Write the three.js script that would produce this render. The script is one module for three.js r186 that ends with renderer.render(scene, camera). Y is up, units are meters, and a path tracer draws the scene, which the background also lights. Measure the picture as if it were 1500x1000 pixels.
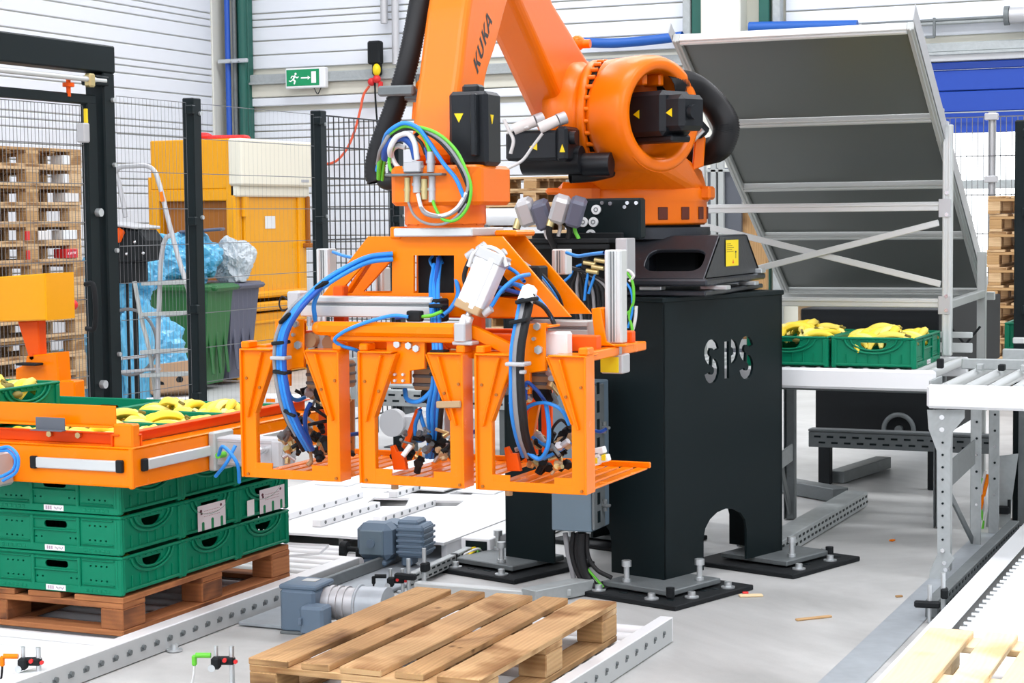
import * as THREE from 'three';
import { mergeGeometries } from 'three/addons/utils/BufferGeometryUtils.js';
import { ConvexGeometry } from 'three/addons/geometries/ConvexGeometry.js';
import { ImprovedNoise } from 'three/addons/math/ImprovedNoise.js';
import { RectAreaLightUniformsLib } from 'three/addons/lights/RectAreaLightUniformsLib.js';

// ---------------------------------------------------------------- camera, light, exposure
RectAreaLightUniformsLib.init();
const R = THREE.MathUtils.degToRad;
const scene = new THREE.Scene();
const camera = new THREE.PerspectiveCamera(20.985, 1.5, 0.05, 120);
camera.rotation.order = 'YXZ';
camera.position.set(0, 1.6, 0);
camera.rotation.set(R(-3.84), R(23.7), R(-0.615));
camera.updateMatrixWorld(true);
scene.add(camera);
scene.background = new THREE.Color(0.93, 0.97, 1.0);
scene.backgroundIntensity = 2.2;
scene.environment = null;
const renderer = new THREE.WebGLRenderer({ antialias: true });
renderer.toneMapping = THREE.LinearToneMapping;
renderer.toneMappingExposure = 1.56;
renderer.shadowMap.enabled = true;
const LAMP_POWER = 9.5;                     // luminance of the ceiling light bands
const CEIL = 7.2;
const lampSpots = [                         // x, z, length in x, width in z
  [-8.5, -17, 4.4, 0.9], [-2.5, -17, 4.4, 0.9], [3.5, -17, 4.4, 0.9],
  [-9.5, -11.5, 4.4, 0.9], [-3.5, -11.5, 4.4, 0.9], [2.5, -11.5, 4.4, 0.9],
  [-2.5, -6, 4.4, 0.9], [3.5, -6, 4.4, 0.9],
  [-8.5, -0.5, 4.4, 0.9], [-2.5, -0.5, 4.4, 0.9], [3.5, -0.5, 4.4, 0.9],
  [-8.5, 3, 4.4, 0.9], [-2.5, 3, 4.4, 0.9], [3.5, 3, 4.4, 0.9],
  [-8.5, 6.5, 4.4, 0.9], [-2.5, 6.5, 4.4, 0.9], [3.5, 6.5, 4.4, 0.9],
];
// ---------------------------------------------------------------- helpers
let seed = 7;
const rnd = () => { seed = (seed * 1664525 + 1013904223) >>> 0; return seed / 4294967296; };
const rr = (a, b) => a + (b - a) * rnd();
const V = (x, y, z) => new THREE.Vector3(x, y, z);
const used = {};
const numbered = (n) => { const k = used[n] = (used[n] ?? -1) + 1; return k ? n + '_' + String(k).padStart(3, '0') : n; };
function tag(o, label, category, group) { o.userData.label = label; o.userData.category = category; if (group) o.userData.group = group; return o; }
function thing(name, label, category, pos = [0, 0, 0], turn = 0, group) {
  const o = new THREE.Group(); o.name = numbered(name); o.position.set(...pos); o.rotation.y = turn; scene.add(o); o.updateMatrixWorld(true);
  return tag(o, label, category, group);
}
function copy(src, label, pos, turn, group) {
  const c = src.clone(); c.name = numbered(src.name.replace(/_\d{3}$/, '')); c.userData = { ...src.userData };
  if (label) c.userData.label = label; if (group) c.userData.group = group;
  if (pos) c.position.set(...pos); if (turn !== undefined) c.rotation.y = turn; scene.add(c); return c;
}
// every geometry: triangles with position, normal and uv in metres (u along the piece's long side)
function fin(g) {
  g = g.index ? g.toNonIndexed() : g;
  const r = new THREE.BufferGeometry(); r.setAttribute('position', g.getAttribute('position').clone());
  if (g.getAttribute('normal')) r.setAttribute('normal', g.getAttribute('normal').clone()); else r.computeVertexNormals();
  r.computeBoundingBox(); const s = r.boundingBox.getSize(V(0, 0, 0)).toArray(), long = s.indexOf(Math.max(...s));
  const p = r.getAttribute('position'), uv = new Float32Array(p.count * 2), a = V(0, 0, 0), b = V(0, 0, 0), c = V(0, 0, 0), n = V(0, 0, 0);
  const ou = rnd() * 7, ov = rnd() * 7;
  for (let i = 0; i < p.count; i += 3) {
    a.fromBufferAttribute(p, i); b.fromBufferAttribute(p, i + 1); c.fromBufferAttribute(p, i + 2);
    n.subVectors(b, a).cross(c.clone().sub(a)); const m = [Math.abs(n.x), Math.abs(n.y), Math.abs(n.z)], k = m.indexOf(Math.max(...m));
    let [u, v] = [[2, 1], [0, 2], [0, 1]][k]; if (v === long) [u, v] = [v, u];
    for (let j = 0; j < 3; j++) { const q = [a, b, c][j].toArray(); uv[(i + j) * 2] = q[u] + ou; uv[(i + j) * 2 + 1] = q[v] + ov; }
  }
  r.setAttribute('uv', new THREE.BufferAttribute(uv, 2)); return r;
}
const merge = (gs) => { gs = (Array.isArray(gs) ? gs.flat(3) : [gs]).map((g) => (g.userData.keepUv ? g : fin(g))); return gs.length > 1 ? mergeGeometries(gs) : gs[0]; };
function mesh(name, geos, mat) { const m = new THREE.Mesh(geos.isBufferGeometry && geos.userData.done ? geos : merge(geos), mat); m.name = name; m.castShadow = m.receiveShadow = true; return m; }
function part(parent, name, geos, mat, label) { const m = mesh(name, geos, mat); if (label) m.userData.label = label; parent.add(m); return m; }
function solo(name, label, category, geos, mat, pos = [0, 0, 0], turn = 0, group) { const m = mesh(numbered(name), geos, mat); m.position.set(...pos); m.rotation.y = turn; scene.add(m); return tag(m, label, category, group); }
function struct(name, geos, mat, parent) { const m = mesh(name, geos, mat); if (!parent) m.userData.kind = 'structure'; (parent ?? scene).add(m); return m; }
const shared = (geos) => { const g = merge(geos); g.userData.done = true; return g; };
// geometry makers
const T = (g, x = 0, y = 0, z = 0, rx = 0, ry = 0, rz = 0) => { if (rx || ry || rz) g.applyMatrix4(new THREE.Matrix4().makeRotationFromEuler(new THREE.Euler(rx, ry, rz))); return g.translate(x, y, z); };
const B = (w, h, d, x = 0, y = 0, z = 0, rx = 0, ry = 0, rz = 0) => T(new THREE.BoxGeometry(w, h, d), x, y, z, rx, ry, rz);
function C(w, h, d, c, x = 0, y = 0, z = 0, rx = 0, ry = 0, rz = 0) {      // box with chamfered edges
  c = Math.min(c, w * 0.45, h * 0.45, d * 0.45); const H = [w / 2, h / 2, d / 2], out = [];
  const v = (ax, s) => H.map((q, i) => s[i] * (i === ax ? q : q - c));
  const tri = (p, q, r) => { const n = [0, 1, 2].map((i) => { const j = (i + 1) % 3, k = (i + 2) % 3; return (q[j] - p[j]) * (r[k] - p[k]) - (q[k] - p[k]) * (r[j] - p[j]); }); out.push(...(n[0] * (p[0] + q[0] + r[0]) + n[1] * (p[1] + q[1] + r[1]) + n[2] * (p[2] + q[2] + r[2]) > 0 ? [...p, ...q, ...r] : [...p, ...r, ...q])); };
  const S = (a, sa, b, sb, e, se) => { const s = [0, 0, 0]; s[a] = sa; s[b] = sb; s[e] = se; return s; };
  for (const a of [0, 1, 2]) { const b = (a + 1) % 3, e = (a + 2) % 3;
    for (const s of [-1, 1]) {
      const q = [[-1, -1], [1, -1], [1, 1], [-1, 1]].map(([i, j]) => v(a, S(a, s, b, i, e, j))); tri(q[0], q[1], q[2]); tri(q[0], q[2], q[3]);
      for (const t of [-1, 1]) { const p = [v(a, S(a, s, b, t, e, -1)), v(a, S(a, s, b, t, e, 1)), v(b, S(a, s, b, t, e, 1)), v(b, S(a, s, b, t, e, -1))]; tri(p[0], p[1], p[2]); tri(p[0], p[2], p[3]); }
    } }
  for (const i of [-1, 1]) for (const j of [-1, 1]) for (const k of [-1, 1]) tri(v(0, [i, j, k]), v(1, [i, j, k]), v(2, [i, j, k]));
  const g = new THREE.BufferGeometry(); g.setAttribute('position', new THREE.Float32BufferAttribute(out, 3)); g.computeVertexNormals(); return T(g, x, y, z, rx, ry, rz);
}
const cyl = (r, h, x = 0, y = 0, z = 0, ax = 'y', seg = 20, r2 = r) => T(new THREE.CylinderGeometry(r2, r, h, seg), x, y, z, ax === 'z' ? Math.PI / 2 : 0, 0, ax === 'x' ? -Math.PI / 2 : 0);
const tor = (r, t, x, y, z, ax = 'y', seg = 24) => T(new THREE.TorusGeometry(r, t, 8, seg), x, y, z, ax === 'y' ? Math.PI / 2 : 0, ax === 'x' ? Math.PI / 2 : 0, 0);
const sph = (r, x, y, z, sx = 1, sy = 1, sz = 1) => new THREE.SphereGeometry(r, 16, 10).scale(sx, sy, sz).translate(x, y, z);
function rod(p, q, r, seg = 10) { const d = q.clone().sub(p), g = new THREE.CylinderGeometry(r, r, d.length(), seg); g.applyQuaternion(new THREE.Quaternion().setFromUnitVectors(V(0, 1, 0), d.normalize())); return g.translate((p.x + q.x) / 2, (p.y + q.y) / 2, (p.z + q.z) / 2); }
function bar(p, q, w, h, up = V(0, 1, 0)) { const d = q.clone().sub(p), L = d.length(); d.normalize(); const s = V(0, 0, 0).crossVectors(up, d).normalize(), u = V(0, 0, 0).crossVectors(d, s); return C(w, h, L, 0.003).applyMatrix4(new THREE.Matrix4().makeBasis(s, u, d)).translate((p.x + q.x) / 2, (p.y + q.y) / 2, (p.z + q.z) / 2); }
const tube = (pts, r, seg = 0, rad = 8) => new THREE.TubeGeometry(new THREE.CatmullRomCurve3(pts, false, 'centripetal'), seg || Math.max(8, pts.length * 6), r, rad, false);
function shape(pts, holes = []) { const s = new THREE.Shape(pts.map(([x, y]) => new THREE.Vector2(x, y))); for (const h of holes) s.holes.push(new THREE.Path(h.map(([x, y]) => new THREE.Vector2(x, y)))); return s; }
const ext = (pts, depth, bevel = 0, holes = [], seg = 1) => new THREE.ExtrudeGeometry(pts instanceof THREE.Shape ? pts : shape(pts, holes), { depth: depth - 2 * bevel, bevelEnabled: bevel > 0, bevelSize: bevel, bevelThickness: bevel, bevelOffset: -bevel, bevelSegments: seg, curveSegments: 8 }).translate(0, 0, bevel);
const yz = (g, x = 0) => g.rotateY(-Math.PI / 2).translate(x, 0, 0);        // shape drawn as (z, y), thickness towards -x from x
const xz = (g, y = 0) => g.rotateX(Math.PI / 2).translate(0, y, 0);         // shape drawn as (x, z), thickness downwards from y
const lathe = (pts, seg = 40) => new THREE.LatheGeometry(pts.map(([x, y]) => new THREE.Vector2(x, y)), seg);
const rect = (x0, y0, x1, y1) => [[x0, y0], [x1, y0], [x1, y1], [x0, y1]];
function rrect(x0, y0, x1, y1, r, n = 4) { const o = []; for (const [cx, cy, a0] of [[x1 - r, y0 + r, -90], [x1 - r, y1 - r, 0], [x0 + r, y1 - r, 90], [x0 + r, y0 + r, 180]]) for (let i = 0; i <= n; i++) { const a = R(a0 + 90 * i / n); o.push([cx + r * Math.cos(a), cy + r * Math.sin(a)]); } return o; }
const hex = (r, h, x, y, z, ax = 'y') => cyl(r, h, x, y, z, ax, 6);
// a picture point (1500 x 1000) carried out to the plane axis = val of a thing's own frame
function at(px, py, axis, val, frame) {
  const d = V((px - 750) / 2700, -(py - 500) / 2700, -1).applyQuaternion(camera.quaternion), o = camera.position.clone();
  if (frame) { frame.updateMatrixWorld(true); const m = frame.matrixWorld.clone().invert(); o.applyMatrix4(m); d.transformDirection(m); }
  const k = 'xyz'.indexOf(axis), t = (val - o.getComponent(k)) / d.getComponent(k); return o.addScaledVector(d, t);
}
const ats = (list, axis, val, frame) => list.map(([x, y, v]) => at(x, y, axis, v ?? val, frame));

// ---------------------------------------------------------------- materials
const noise = new ImprovedNoise();
function tiled(n, f, w = n, h = n) { const d = new Uint8Array(w * h * 4); for (let y = 0; y < h; y++) for (let x = 0; x < w; x++) { const c = f(x / w, y / h); for (let k = 0; k < 4; k++) d[(y * w + x) * 4 + k] = k === 3 ? 255 : Math.max(0, Math.min(255, c[k] ?? c[0])); } return { d, w, h }; }
function tex({ d, w, h }, srgb, rx = 1, ry = rx) { const t = new THREE.DataTexture(d, w, h); t.wrapS = t.wrapT = THREE.RepeatWrapping; t.magFilter = THREE.LinearFilter; t.minFilter = THREE.LinearMipmapLinearFilter; t.generateMipmaps = true; t.repeat.set(rx, ry); if (srgb) t.colorSpace = THREE.SRGBColorSpace; t.needsUpdate = true; return t; }
const per = (u, v, f, s) => { const A = u * Math.PI * 2, Bv = v * Math.PI * 2, r = f / 6.2832; return noise.noise(Math.cos(A) * r + s, Math.sin(A) * r + Math.cos(Bv) * r * 1.3, Math.sin(Bv) * r + s * 3.1); };
const fbm = (u, v, f, s) => per(u, v, f, s) + 0.5 * per(u, v, f * 2.1, s + 5) + 0.25 * per(u, v, f * 4.3, s + 9);
const sm = tiled(256, (u, v) => [128 + 70 * fbm(u, v, 9, 2) + 20 * (rnd() - 0.5)]);
const smoothTex = tex(sm, false, 1.3), smoothFine = tex(sm, false, 5);
const concrete = tiled(1024, (u, v) => { const a = fbm(u, v, 5, 1), b = fbm(u, v, 26, 4), c = per(u, v, 90, 7), st = Math.max(0, per(u, v, 7, 12) - 0.25) * 60; const k = 188 + 15 * a + 6 * b + 4 * c - 0.9 * st + 4 * (rnd() - 0.5); return [k, k, k - 2]; });
const concreteBump = tex(sm, false, 2);
function wood(base, dark, knots, s) {
  const K = Array.from({ length: knots }, () => [rnd(), rnd(), rr(0.006, 0.014)]);
  return tiled(512, (u, v) => {
    let kn = 0; for (const [a, b, r] of K) { let du = Math.abs(u - a), dv = Math.abs(v - b); du = Math.min(du, 1 - du); dv = Math.min(dv, 1 - dv); kn = Math.max(kn, 1 - Math.hypot(du, dv * 1.3) / (r * 1.8)); }
    const g = 0.5 + 0.5 * Math.sin((v * 60 + 1.3 * per(u, v, 3, s) + 4 * Math.max(0, kn)) * 6.28) * 0.28 + 0.35 * per(u * 1, v * 18, 6, s + 2), stain = Math.max(0, fbm(u, v, 4, s + 8) - 0.12);
    const k = Math.min(1, Math.max(0, 0.4 * g + 1.25 * stain + 0.9 * Math.max(0, kn))) ; return base.map((c, i) => c + (dark[i] - c) * k + 8 * (rnd() - 0.5));
  });
}
const std = (o) => new THREE.MeshStandardMaterial(o), phy = (o) => new THREE.MeshPhysicalMaterial(o);
const lin = (r, g, b) => new THREE.Color().setRGB(r, g, b);
const woodOld = [0, 1, 2].map((i) => std({ map: tex(wood([[212, 176, 128], [198, 158, 108], [222, 190, 148]][i], [[128, 88, 48], [108, 76, 44], [138, 100, 60]][i], 5, i * 3 + 1), true, 1), roughness: 0.85, bumpMap: smoothFine, bumpScale: 0.0008 }));
const woodRed = [0, 1].map((i) => std({ map: tex(wood([[182, 118, 70], [168, 104, 58]][i], [[108, 60, 32], [92, 54, 32]][i], 4, i * 4 + 31), true, 1), roughness: 0.85 }));
const woodNew = [0, 1].map((i) => std({ map: tex(wood([[240, 222, 188], [234, 212, 172]][i], [[208, 176, 128], [200, 166, 120]][i], 4, i * 4 + 51), true, 1), roughness: 0.8 }));
const galvD = tiled(512, (u, v) => { const a = per(u, v, 40, 3), b = per(u, v, 14, 6); const k = 226 + 7 * a + 9 * b; return [k, k + 1, k + 1]; });
const M = {
  floor: std({ map: tex(concrete, true, 0.23), roughness: 0.42, bumpMap: concreteBump, bumpScale: 0.0003 }),
  wall: std({ color: 0xe4e8ee, roughness: 0.55 }), wallTrim: std({ color: 0xdcdcd2, roughness: 0.7 }), plaster: std({ color: 0xd6d4c6, roughness: 0.85 }), ceiling: std({ color: 0xdfe2e6, roughness: 0.8 }),
  orange: phy({ specularIntensity: 0.4, color: lin(0.92, 0.21, 0.0), roughness: 0.42, roughnessMap: smoothTex, clearcoat: 0.1, clearcoatRoughness: 0.3, bumpMap: smoothFine, bumpScale: 0.0003 }),
  orangeRed: phy({ specularIntensity: 0.4, color: lin(0.84, 0.10, 0.002), roughness: 0.45, clearcoat: 0.08, clearcoatRoughness: 0.3 }),
  robot: phy({ specularIntensity: 0.4, color: lin(0.88, 0.172, 0.0), roughness: 0.38, clearcoat: 0.3, clearcoatRoughness: 0.3, bumpMap: smoothFine, bumpScale: 0.0004 }),
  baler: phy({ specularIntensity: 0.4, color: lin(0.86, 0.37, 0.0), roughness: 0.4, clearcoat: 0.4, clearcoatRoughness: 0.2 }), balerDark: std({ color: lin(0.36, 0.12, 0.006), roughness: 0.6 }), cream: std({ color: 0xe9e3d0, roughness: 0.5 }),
  black: phy({ color: lin(0.005, 0.0105, 0.012), roughness: 0.42, specularIntensity: 0.35 }), blackMatt: phy({ color: lin(0.009, 0.011, 0.0125), roughness: 0.7, specularIntensity: 0.5 }), rubber: phy({ color: lin(0.012, 0.012, 0.013), roughness: 0.5, specularIntensity: 0.6 }),
  motor: phy({ color: lin(0.009, 0.011, 0.014), roughness: 0.4, specularIntensity: 0.6 }), cast: phy({ color: lin(0.035, 0.039, 0.047), roughness: 0.34, metalness: 0.35, bumpMap: smoothFine, bumpScale: 0.0008 }),
  green: phy({ color: lin(0.0, 0.19, 0.095), specularIntensity: 0.45, roughness: 0.42, sheen: 0, bumpMap: smoothFine, bumpScale: 0.0004 }), greenDark: std({ color: lin(0.001, 0.05, 0.02), roughness: 0.6 }), binGreen: std({ color: lin(0.02, 0.13, 0.03), roughness: 0.5 }), binGrey: std({ color: lin(0.10, 0.105, 0.15), roughness: 0.5 }),
  white: std({ color: lin(0.82, 0.83, 0.84), roughness: 0.35 }), whiteMatt: std({ color: lin(0.78, 0.79, 0.79), roughness: 0.7 }), paper: std({ color: lin(0.75, 0.72, 0.70), roughness: 0.8 }),
  galv: std({ map: tex(galvD, true, 1.4), color: lin(0.52, 0.55, 0.55), metalness: 0.25, roughness: 0.45 }), galvDark: std({ map: tex(galvD, true, 1.4), color: lin(0.2, 0.22, 0.225), metalness: 0.25, roughness: 0.5 }), plateSteel: std({ map: tex(galvD, true, 0.8), color: lin(0.5, 0.54, 0.58), metalness: 0.25, roughness: 0.4 }),
  alu: std({ color: lin(0.62, 0.64, 0.63), metalness: 0.3, roughness: 0.35 }), aluDull: std({ color: lin(0.45, 0.47, 0.455), metalness: 0.3, roughness: 0.5 }), chrome: std({ color: lin(0.75, 0.76, 0.77), metalness: 0.95, roughness: 0.2 }), zinc: std({ color: lin(0.62, 0.65, 0.66), metalness: 0.7, roughness: 0.35 }),
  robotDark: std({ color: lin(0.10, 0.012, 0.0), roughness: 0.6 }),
  railGrey: std({ color: lin(0.5, 0.52, 0.52), metalness: 0.2, roughness: 0.45 }),
  panel: std({ color: lin(0.095, 0.107, 0.1), metalness: 0.2, roughness: 0.3 }), greyBox: std({ color: lin(0.135, 0.19, 0.235), roughness: 0.5 }), sew: phy({ color: lin(0.12, 0.175, 0.24), roughness: 0.45, bumpMap: smoothFine, bumpScale: 0.0006 }), silver: std({ color: lin(0.5, 0.5, 0.51), metalness: 0.4, roughness: 0.45 }), brass: std({ color: lin(0.62, 0.5, 0.24), metalness: 0.85, roughness: 0.35 }),
  blue: std({ color: lin(0.01, 0.10, 0.42), roughness: 0.5 }), blueDoor: std({ color: lin(0.004, 0.05, 0.36), roughness: 0.5 }), hoseBlue: std({ color: lin(0.015, 0.24, 0.72), roughness: 0.4 }), hoseDark: std({ color: lin(0.005, 0.07, 0.36), roughness: 0.4 }), hoseGreen: std({ color: lin(0.12, 0.52, 0.03), roughness: 0.45 }), hoseWhite: std({ color: lin(0.68, 0.68, 0.67), roughness: 0.45 }), hoseGrey: std({ color: lin(0.26, 0.26, 0.27), roughness: 0.45 }), hoseOrange: std({ color: lin(0.8, 0.12, 0.05), roughness: 0.5 }),
  yellow: std({ color: lin(0.85, 0.62, 0.0), roughness: 0.5 }), red: std({ color: lin(0.68, 0.02, 0.02), roughness: 0.45 }), pipeBlue: std({ color: lin(0.015, 0.09, 0.48), roughness: 0.4 }), pipeGreen: std({ color: lin(0.008, 0.10, 0.075), roughness: 0.45 }), exitGreen: std({ color: lin(0.0, 0.30, 0.15), roughness: 0.4, emissive: lin(0, 0.30, 0.15), emissiveIntensity: 0.12 }),
  bag: phy({ color: lin(0.10, 0.42, 0.66), roughness: 0.3, clearcoat: 0.3, bumpMap: smoothTex, bumpScale: 0.01 }), bagWhite: phy({ color: lin(0.6, 0.66, 0.7), roughness: 0.35, transmission: 0.2, thickness: 0 }), cardboard: std({ color: lin(0.42, 0.26, 0.15), roughness: 0.85 }),
  mesh: std({ color: lin(0.03, 0.032, 0.035), roughness: 0.5 }), meshGrey: std({ color: lin(0.16, 0.165, 0.17), roughness: 0.5 }), tan: std({ color: lin(0.45, 0.30, 0.16), roughness: 0.6, metalness: 0.2 }), flap: std({ color: lin(0.1, 0.11, 0.13), roughness: 0.4 }),
};
const bananaM = [[0.95, 0.70, 0.04], [0.92, 0.72, 0.10], [0.95, 0.80, 0.22]].map((c) => std({ color: lin(...c), roughness: 0.5 })), stemM = std({ color: lin(0.20, 0.16, 0.03), roughness: 0.7 });
function card(w, h, draw) { const c = document.createElement('canvas'); c.width = w; c.height = h; const g = c.getContext('2d'); draw(g, w, h); const t = new THREE.CanvasTexture(c); t.colorSpace = THREE.SRGBColorSpace; return std({ map: t, roughness: 0.6 }); }
function plate(w, h) { const g = new THREE.PlaneGeometry(w, h).toNonIndexed(); g.userData.keepUv = true; return g; }   // a printed sheet keeps its own uv
const keep = (g) => { g.userData.keepUv = true; return g; };
// ---------------------------------------------------------------- the hall
struct('floor', [B(34, 0.3, 34, -1, -0.15, -6)], M.floor);
struct('ceiling', [B(34, 0.2, 34, -1, CEIL + 0.35, -6)], M.ceiling);
struct('wall_right', [B(0.3, 7.8, 34, 12, 3.75, -6)], M.wall);
struct('wall_front', [B(34, 7.8, 0.3, -1, 3.75, 9)], M.wall);
// cladding boards of the left and rear walls: three wide, two narrow, joints recessed
function levels() { const o = []; let y = 0.02; const u = [0.176, 0.176, 0.172, 0.09, 0.078]; let k = 0; while (y < 7.3) { o.push([y, u[k % 5]]); y += u[k % 5]; k++; } return o; }
{
  const w = struct('wall_left', [B(0.3, 7.8, 29, -12.87, 3.75, -5.3)], M.wallTrim);
  for (const [y, h] of levels()) struct('panel', [C(0.03, h - 0.014, 28.6, 0.008, -12.705, y + h / 2, -5.4)], M.wall, w);
}
struct('trim_1', [C(0.05, 7.2, 0.5, 0.01, -12.70, 3.6, -19.95)], M.wallTrim);
const XB0 = -12.3, XB1 = -6.5, XD0 = -5.7;
{
  // rear wall with the dock opening left free at the right
  const w = struct('wall_rear', [B(8.7, 7.8, 0.3, -8.65, 3.75, -20.2), B(16.3, 4.5, 0.3, 3.85, 5.4, -20.2), B(12.6, 3.3, 0.3, 5.7, 1.5, -20.2)], M.plaster);
  for (const [y, h] of levels()) {
    const cut = y + h > 3.02 && y < 3.42; if (cut) continue;
    struct('panel', [C(XB1 - XB0, h - 0.014, 0.03, 0.008, (XB0 + XB1) / 2, y + h / 2, -20.03)], M.wall, w);
    if (y > 3.42) struct('panel', [C(12.2, h - 0.014, 0.03, 0.008, 0.65, y + h / 2, -20.03)], M.wall, w);
  }
}
struct('trim_2', [C(5.8, 0.11, 0.1, 0.01, -9.4, 3.355, -19.96), C(5.8, 0.03, 0.13, 0.005, -9.4, 3.30, -19.95)], M.galv);
struct('trim_3', [C(5.8, 0.16, 0.06, 0.01, -9.4, 3.21, -19.98)], M.plaster);
struct('trim_4', [C(5.8, 0.10, 0.05, 0.01, -9.4, 3.07, -19.98)], M.wall);
struct('trim_5', [C(0.46, 7.2, 0.3, 0.01, -6.13, 3.6, -19.95)], M.wallTrim);
struct('trim_6', [C(9.9, 0.1, 0.14, 0.01, -0.62, 3.35, -19.95), C(9.9, 0.03, 0.18, 0.004, -0.62, 3.285, -19.94)], M.galv);
struct('trim_7', [C(9.9, 0.07, 0.07, 0.01, -0.62, 3.245, -19.96)], M.white);
{
  const d = struct('door_1', [C(4.2, 0.08, 0.06, 0.01, -2.2, 3.16, -19.99)], M.blueDoor); d.userData.kind = 'structure';
  struct('panel', [B(4.18, 0.66, 0.02, -2.2, 2.79, -20.03)], M.blueDoor, d);
  for (let i = 0; i < 3; i++) struct('panel', [C(4.2, 0.215, 0.05, 0.008, -2.2, 3.005 - i * 0.225, -20.0)], M.blueDoor, d);
}
{ const d = struct('door_2', [C(1.0, 0.05, 0.04, 0.006, -7.0, 3.0, -19.99)], M.blueDoor); for (let i = 0; i < 3; i++) struct('panel', [C(1.0, 0.22, 0.03, 0.008, -7.0, 2.86 - i * 0.23, -19.99)], M.blueDoor, d); }
struct('trim_8', [C(0.08, 3.2, 0.1, 0.008, -4.28, 1.6, -19.96), C(0.06, 3.2, 0.1, 0.008, -0.5, 1.6, -19.96)], M.galv);
// pipes in the corner and on the rear wall
function pipe(name, label, x, z, r, mat, y0 = 0, y1 = 7.2) { solo(name, label, 'pipe', [cyl(r, y1 - y0, x, (y0 + y1) / 2, z, 'y', 16)], mat); }
struct('trim_9', [C(0.18, 7.2, 0.12, 0.01, -12.36, 3.6, -19.94)], M.pipeGreen);
pipe('blue_pipe', 'thin bright blue pipe running up the hall corner', -12.53, -19.82, 0.035, M.pipeBlue);
pipe('green_pipe', 'dark green pipe rising right of the blue pipe in the hall corner', -12.33, -19.85, 0.055, M.pipeGreen);
pipe('grey_pipe', 'grey pipe between the blue pipe and the green pipe in the hall corner', -12.44, -19.84, 0.03, M.galvDark);
solo('pipe_clamp', 'galvanised clamp bar holding the corner pipes together', 'bracket', [C(0.42, 0.05, 0.05, 0.008, -12.42, 3.58, -19.76), hex(0.02, 0.05, -12.44, 3.58, -19.73, 'z'), hex(0.02, 0.05, -12.33, 3.58, -19.73, 'z')], M.zinc);
pipe('drain_pipe', 'pale grey downpipe, the left one of the pair on the rear wall', -10.37, -19.9, 0.045, M.silver, 3.95, 7.2);
pipe('drain_pipe', 'pale grey downpipe, the right one of the pair on the rear wall', -10.22, -19.9, 0.045, M.silver, 3.45, 7.2);
{
  const s = thing('exit_sign', 'green emergency exit sign with running figure and arrow on rear wall', 'sign', [-11.43, 3.335, -19.86]);
  part(s, 'housing', [C(0.56, 0.25, 0.09, 0.012)], M.white);
  part(s, 'face', [keep(T(plate(0.46, 0.2), -0.03, 0.005, 0.0465))], card(460, 200, (g, w, h) => {
    g.fillStyle = '#00915a'; g.fillRect(0, 0, w, h); g.fillStyle = '#fff'; g.strokeStyle = '#fff'; g.lineCap = 'round';
    g.beginPath(); g.arc(130, 52, 15, 0, 7); g.fill(); g.lineWidth = 22; g.beginPath(); g.moveTo(118, 78); g.lineTo(95, 118); g.lineTo(120, 140); g.lineTo(110, 168); g.stroke(); g.lineWidth = 14; g.beginPath(); g.moveTo(95, 118); g.lineTo(60, 140); g.lineTo(40, 134); g.stroke();
    g.beginPath(); g.moveTo(115, 80); g.lineTo(80, 78); g.lineTo(66, 98); g.stroke(); g.beginPath(); g.moveTo(120, 84); g.lineTo(150, 100); g.lineTo(168, 90); g.stroke();
    g.lineWidth = 16; g.beginPath(); g.moveTo(210, 104); g.lineTo(300, 104); g.stroke(); g.beginPath(); g.moveTo(300, 78); g.lineTo(336, 104); g.lineTo(300, 130); g.fill(); g.fillRect(350, 30, 66, 140); }));
  part(s, 'cable', [tube([V(0.1, -0.12, 0), V(0.16, -0.2, 0.02), V(0.2, -0.12, 0)], 0.006)], M.blackMatt);
}
{
  const c = thing('control_pendant', 'black control box with yellow switch and red plugs on the rear wall', 'switch box', [-10.45, 3.2, -19.85]);
  part(c, 'housing', [C(0.17, 0.28, 0.12, 0.02, -0.02, 0.4, 0), C(0.1, 0.14, 0.1, 0.015, -0.0, 0.2, 0)], M.blackMatt);
  part(c, 'switch', [sph(0.05, 0.02, 0.19, 0.05, 1, 1.5, 1)], M.yellow);
  part(c, 'plug', [sph(0.05, 0.02, 0.08, 0.05)], M.red);
  part(c, 'plug', [sph(0.05, -0.06, 0.05, 0.03)], M.red);
  part(c, 'plug', [C(0.05, 0.14, 0.05, 0.01, 0.06, -0.02, 0.03)], M.red);
  part(c, 'cable', [tube([V(-0.02, 0.15, 0.03), V(0.0, -0.2, 0.05), V(0.02, -0.6, 0.03)], 0.012)], M.blackMatt);
}
solo('air_hose', 'thin red air hose hanging in an arc down the rear wall', 'hose', [tube(ats([[541, 126], [533, 138], [528, 160], [520, 190], [508, 218], [492, 236], [478, 240], [462, 238], [448, 230], [440, 222]], 'z', -19.85), 0.016, 60)], M.hoseOrange);
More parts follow.
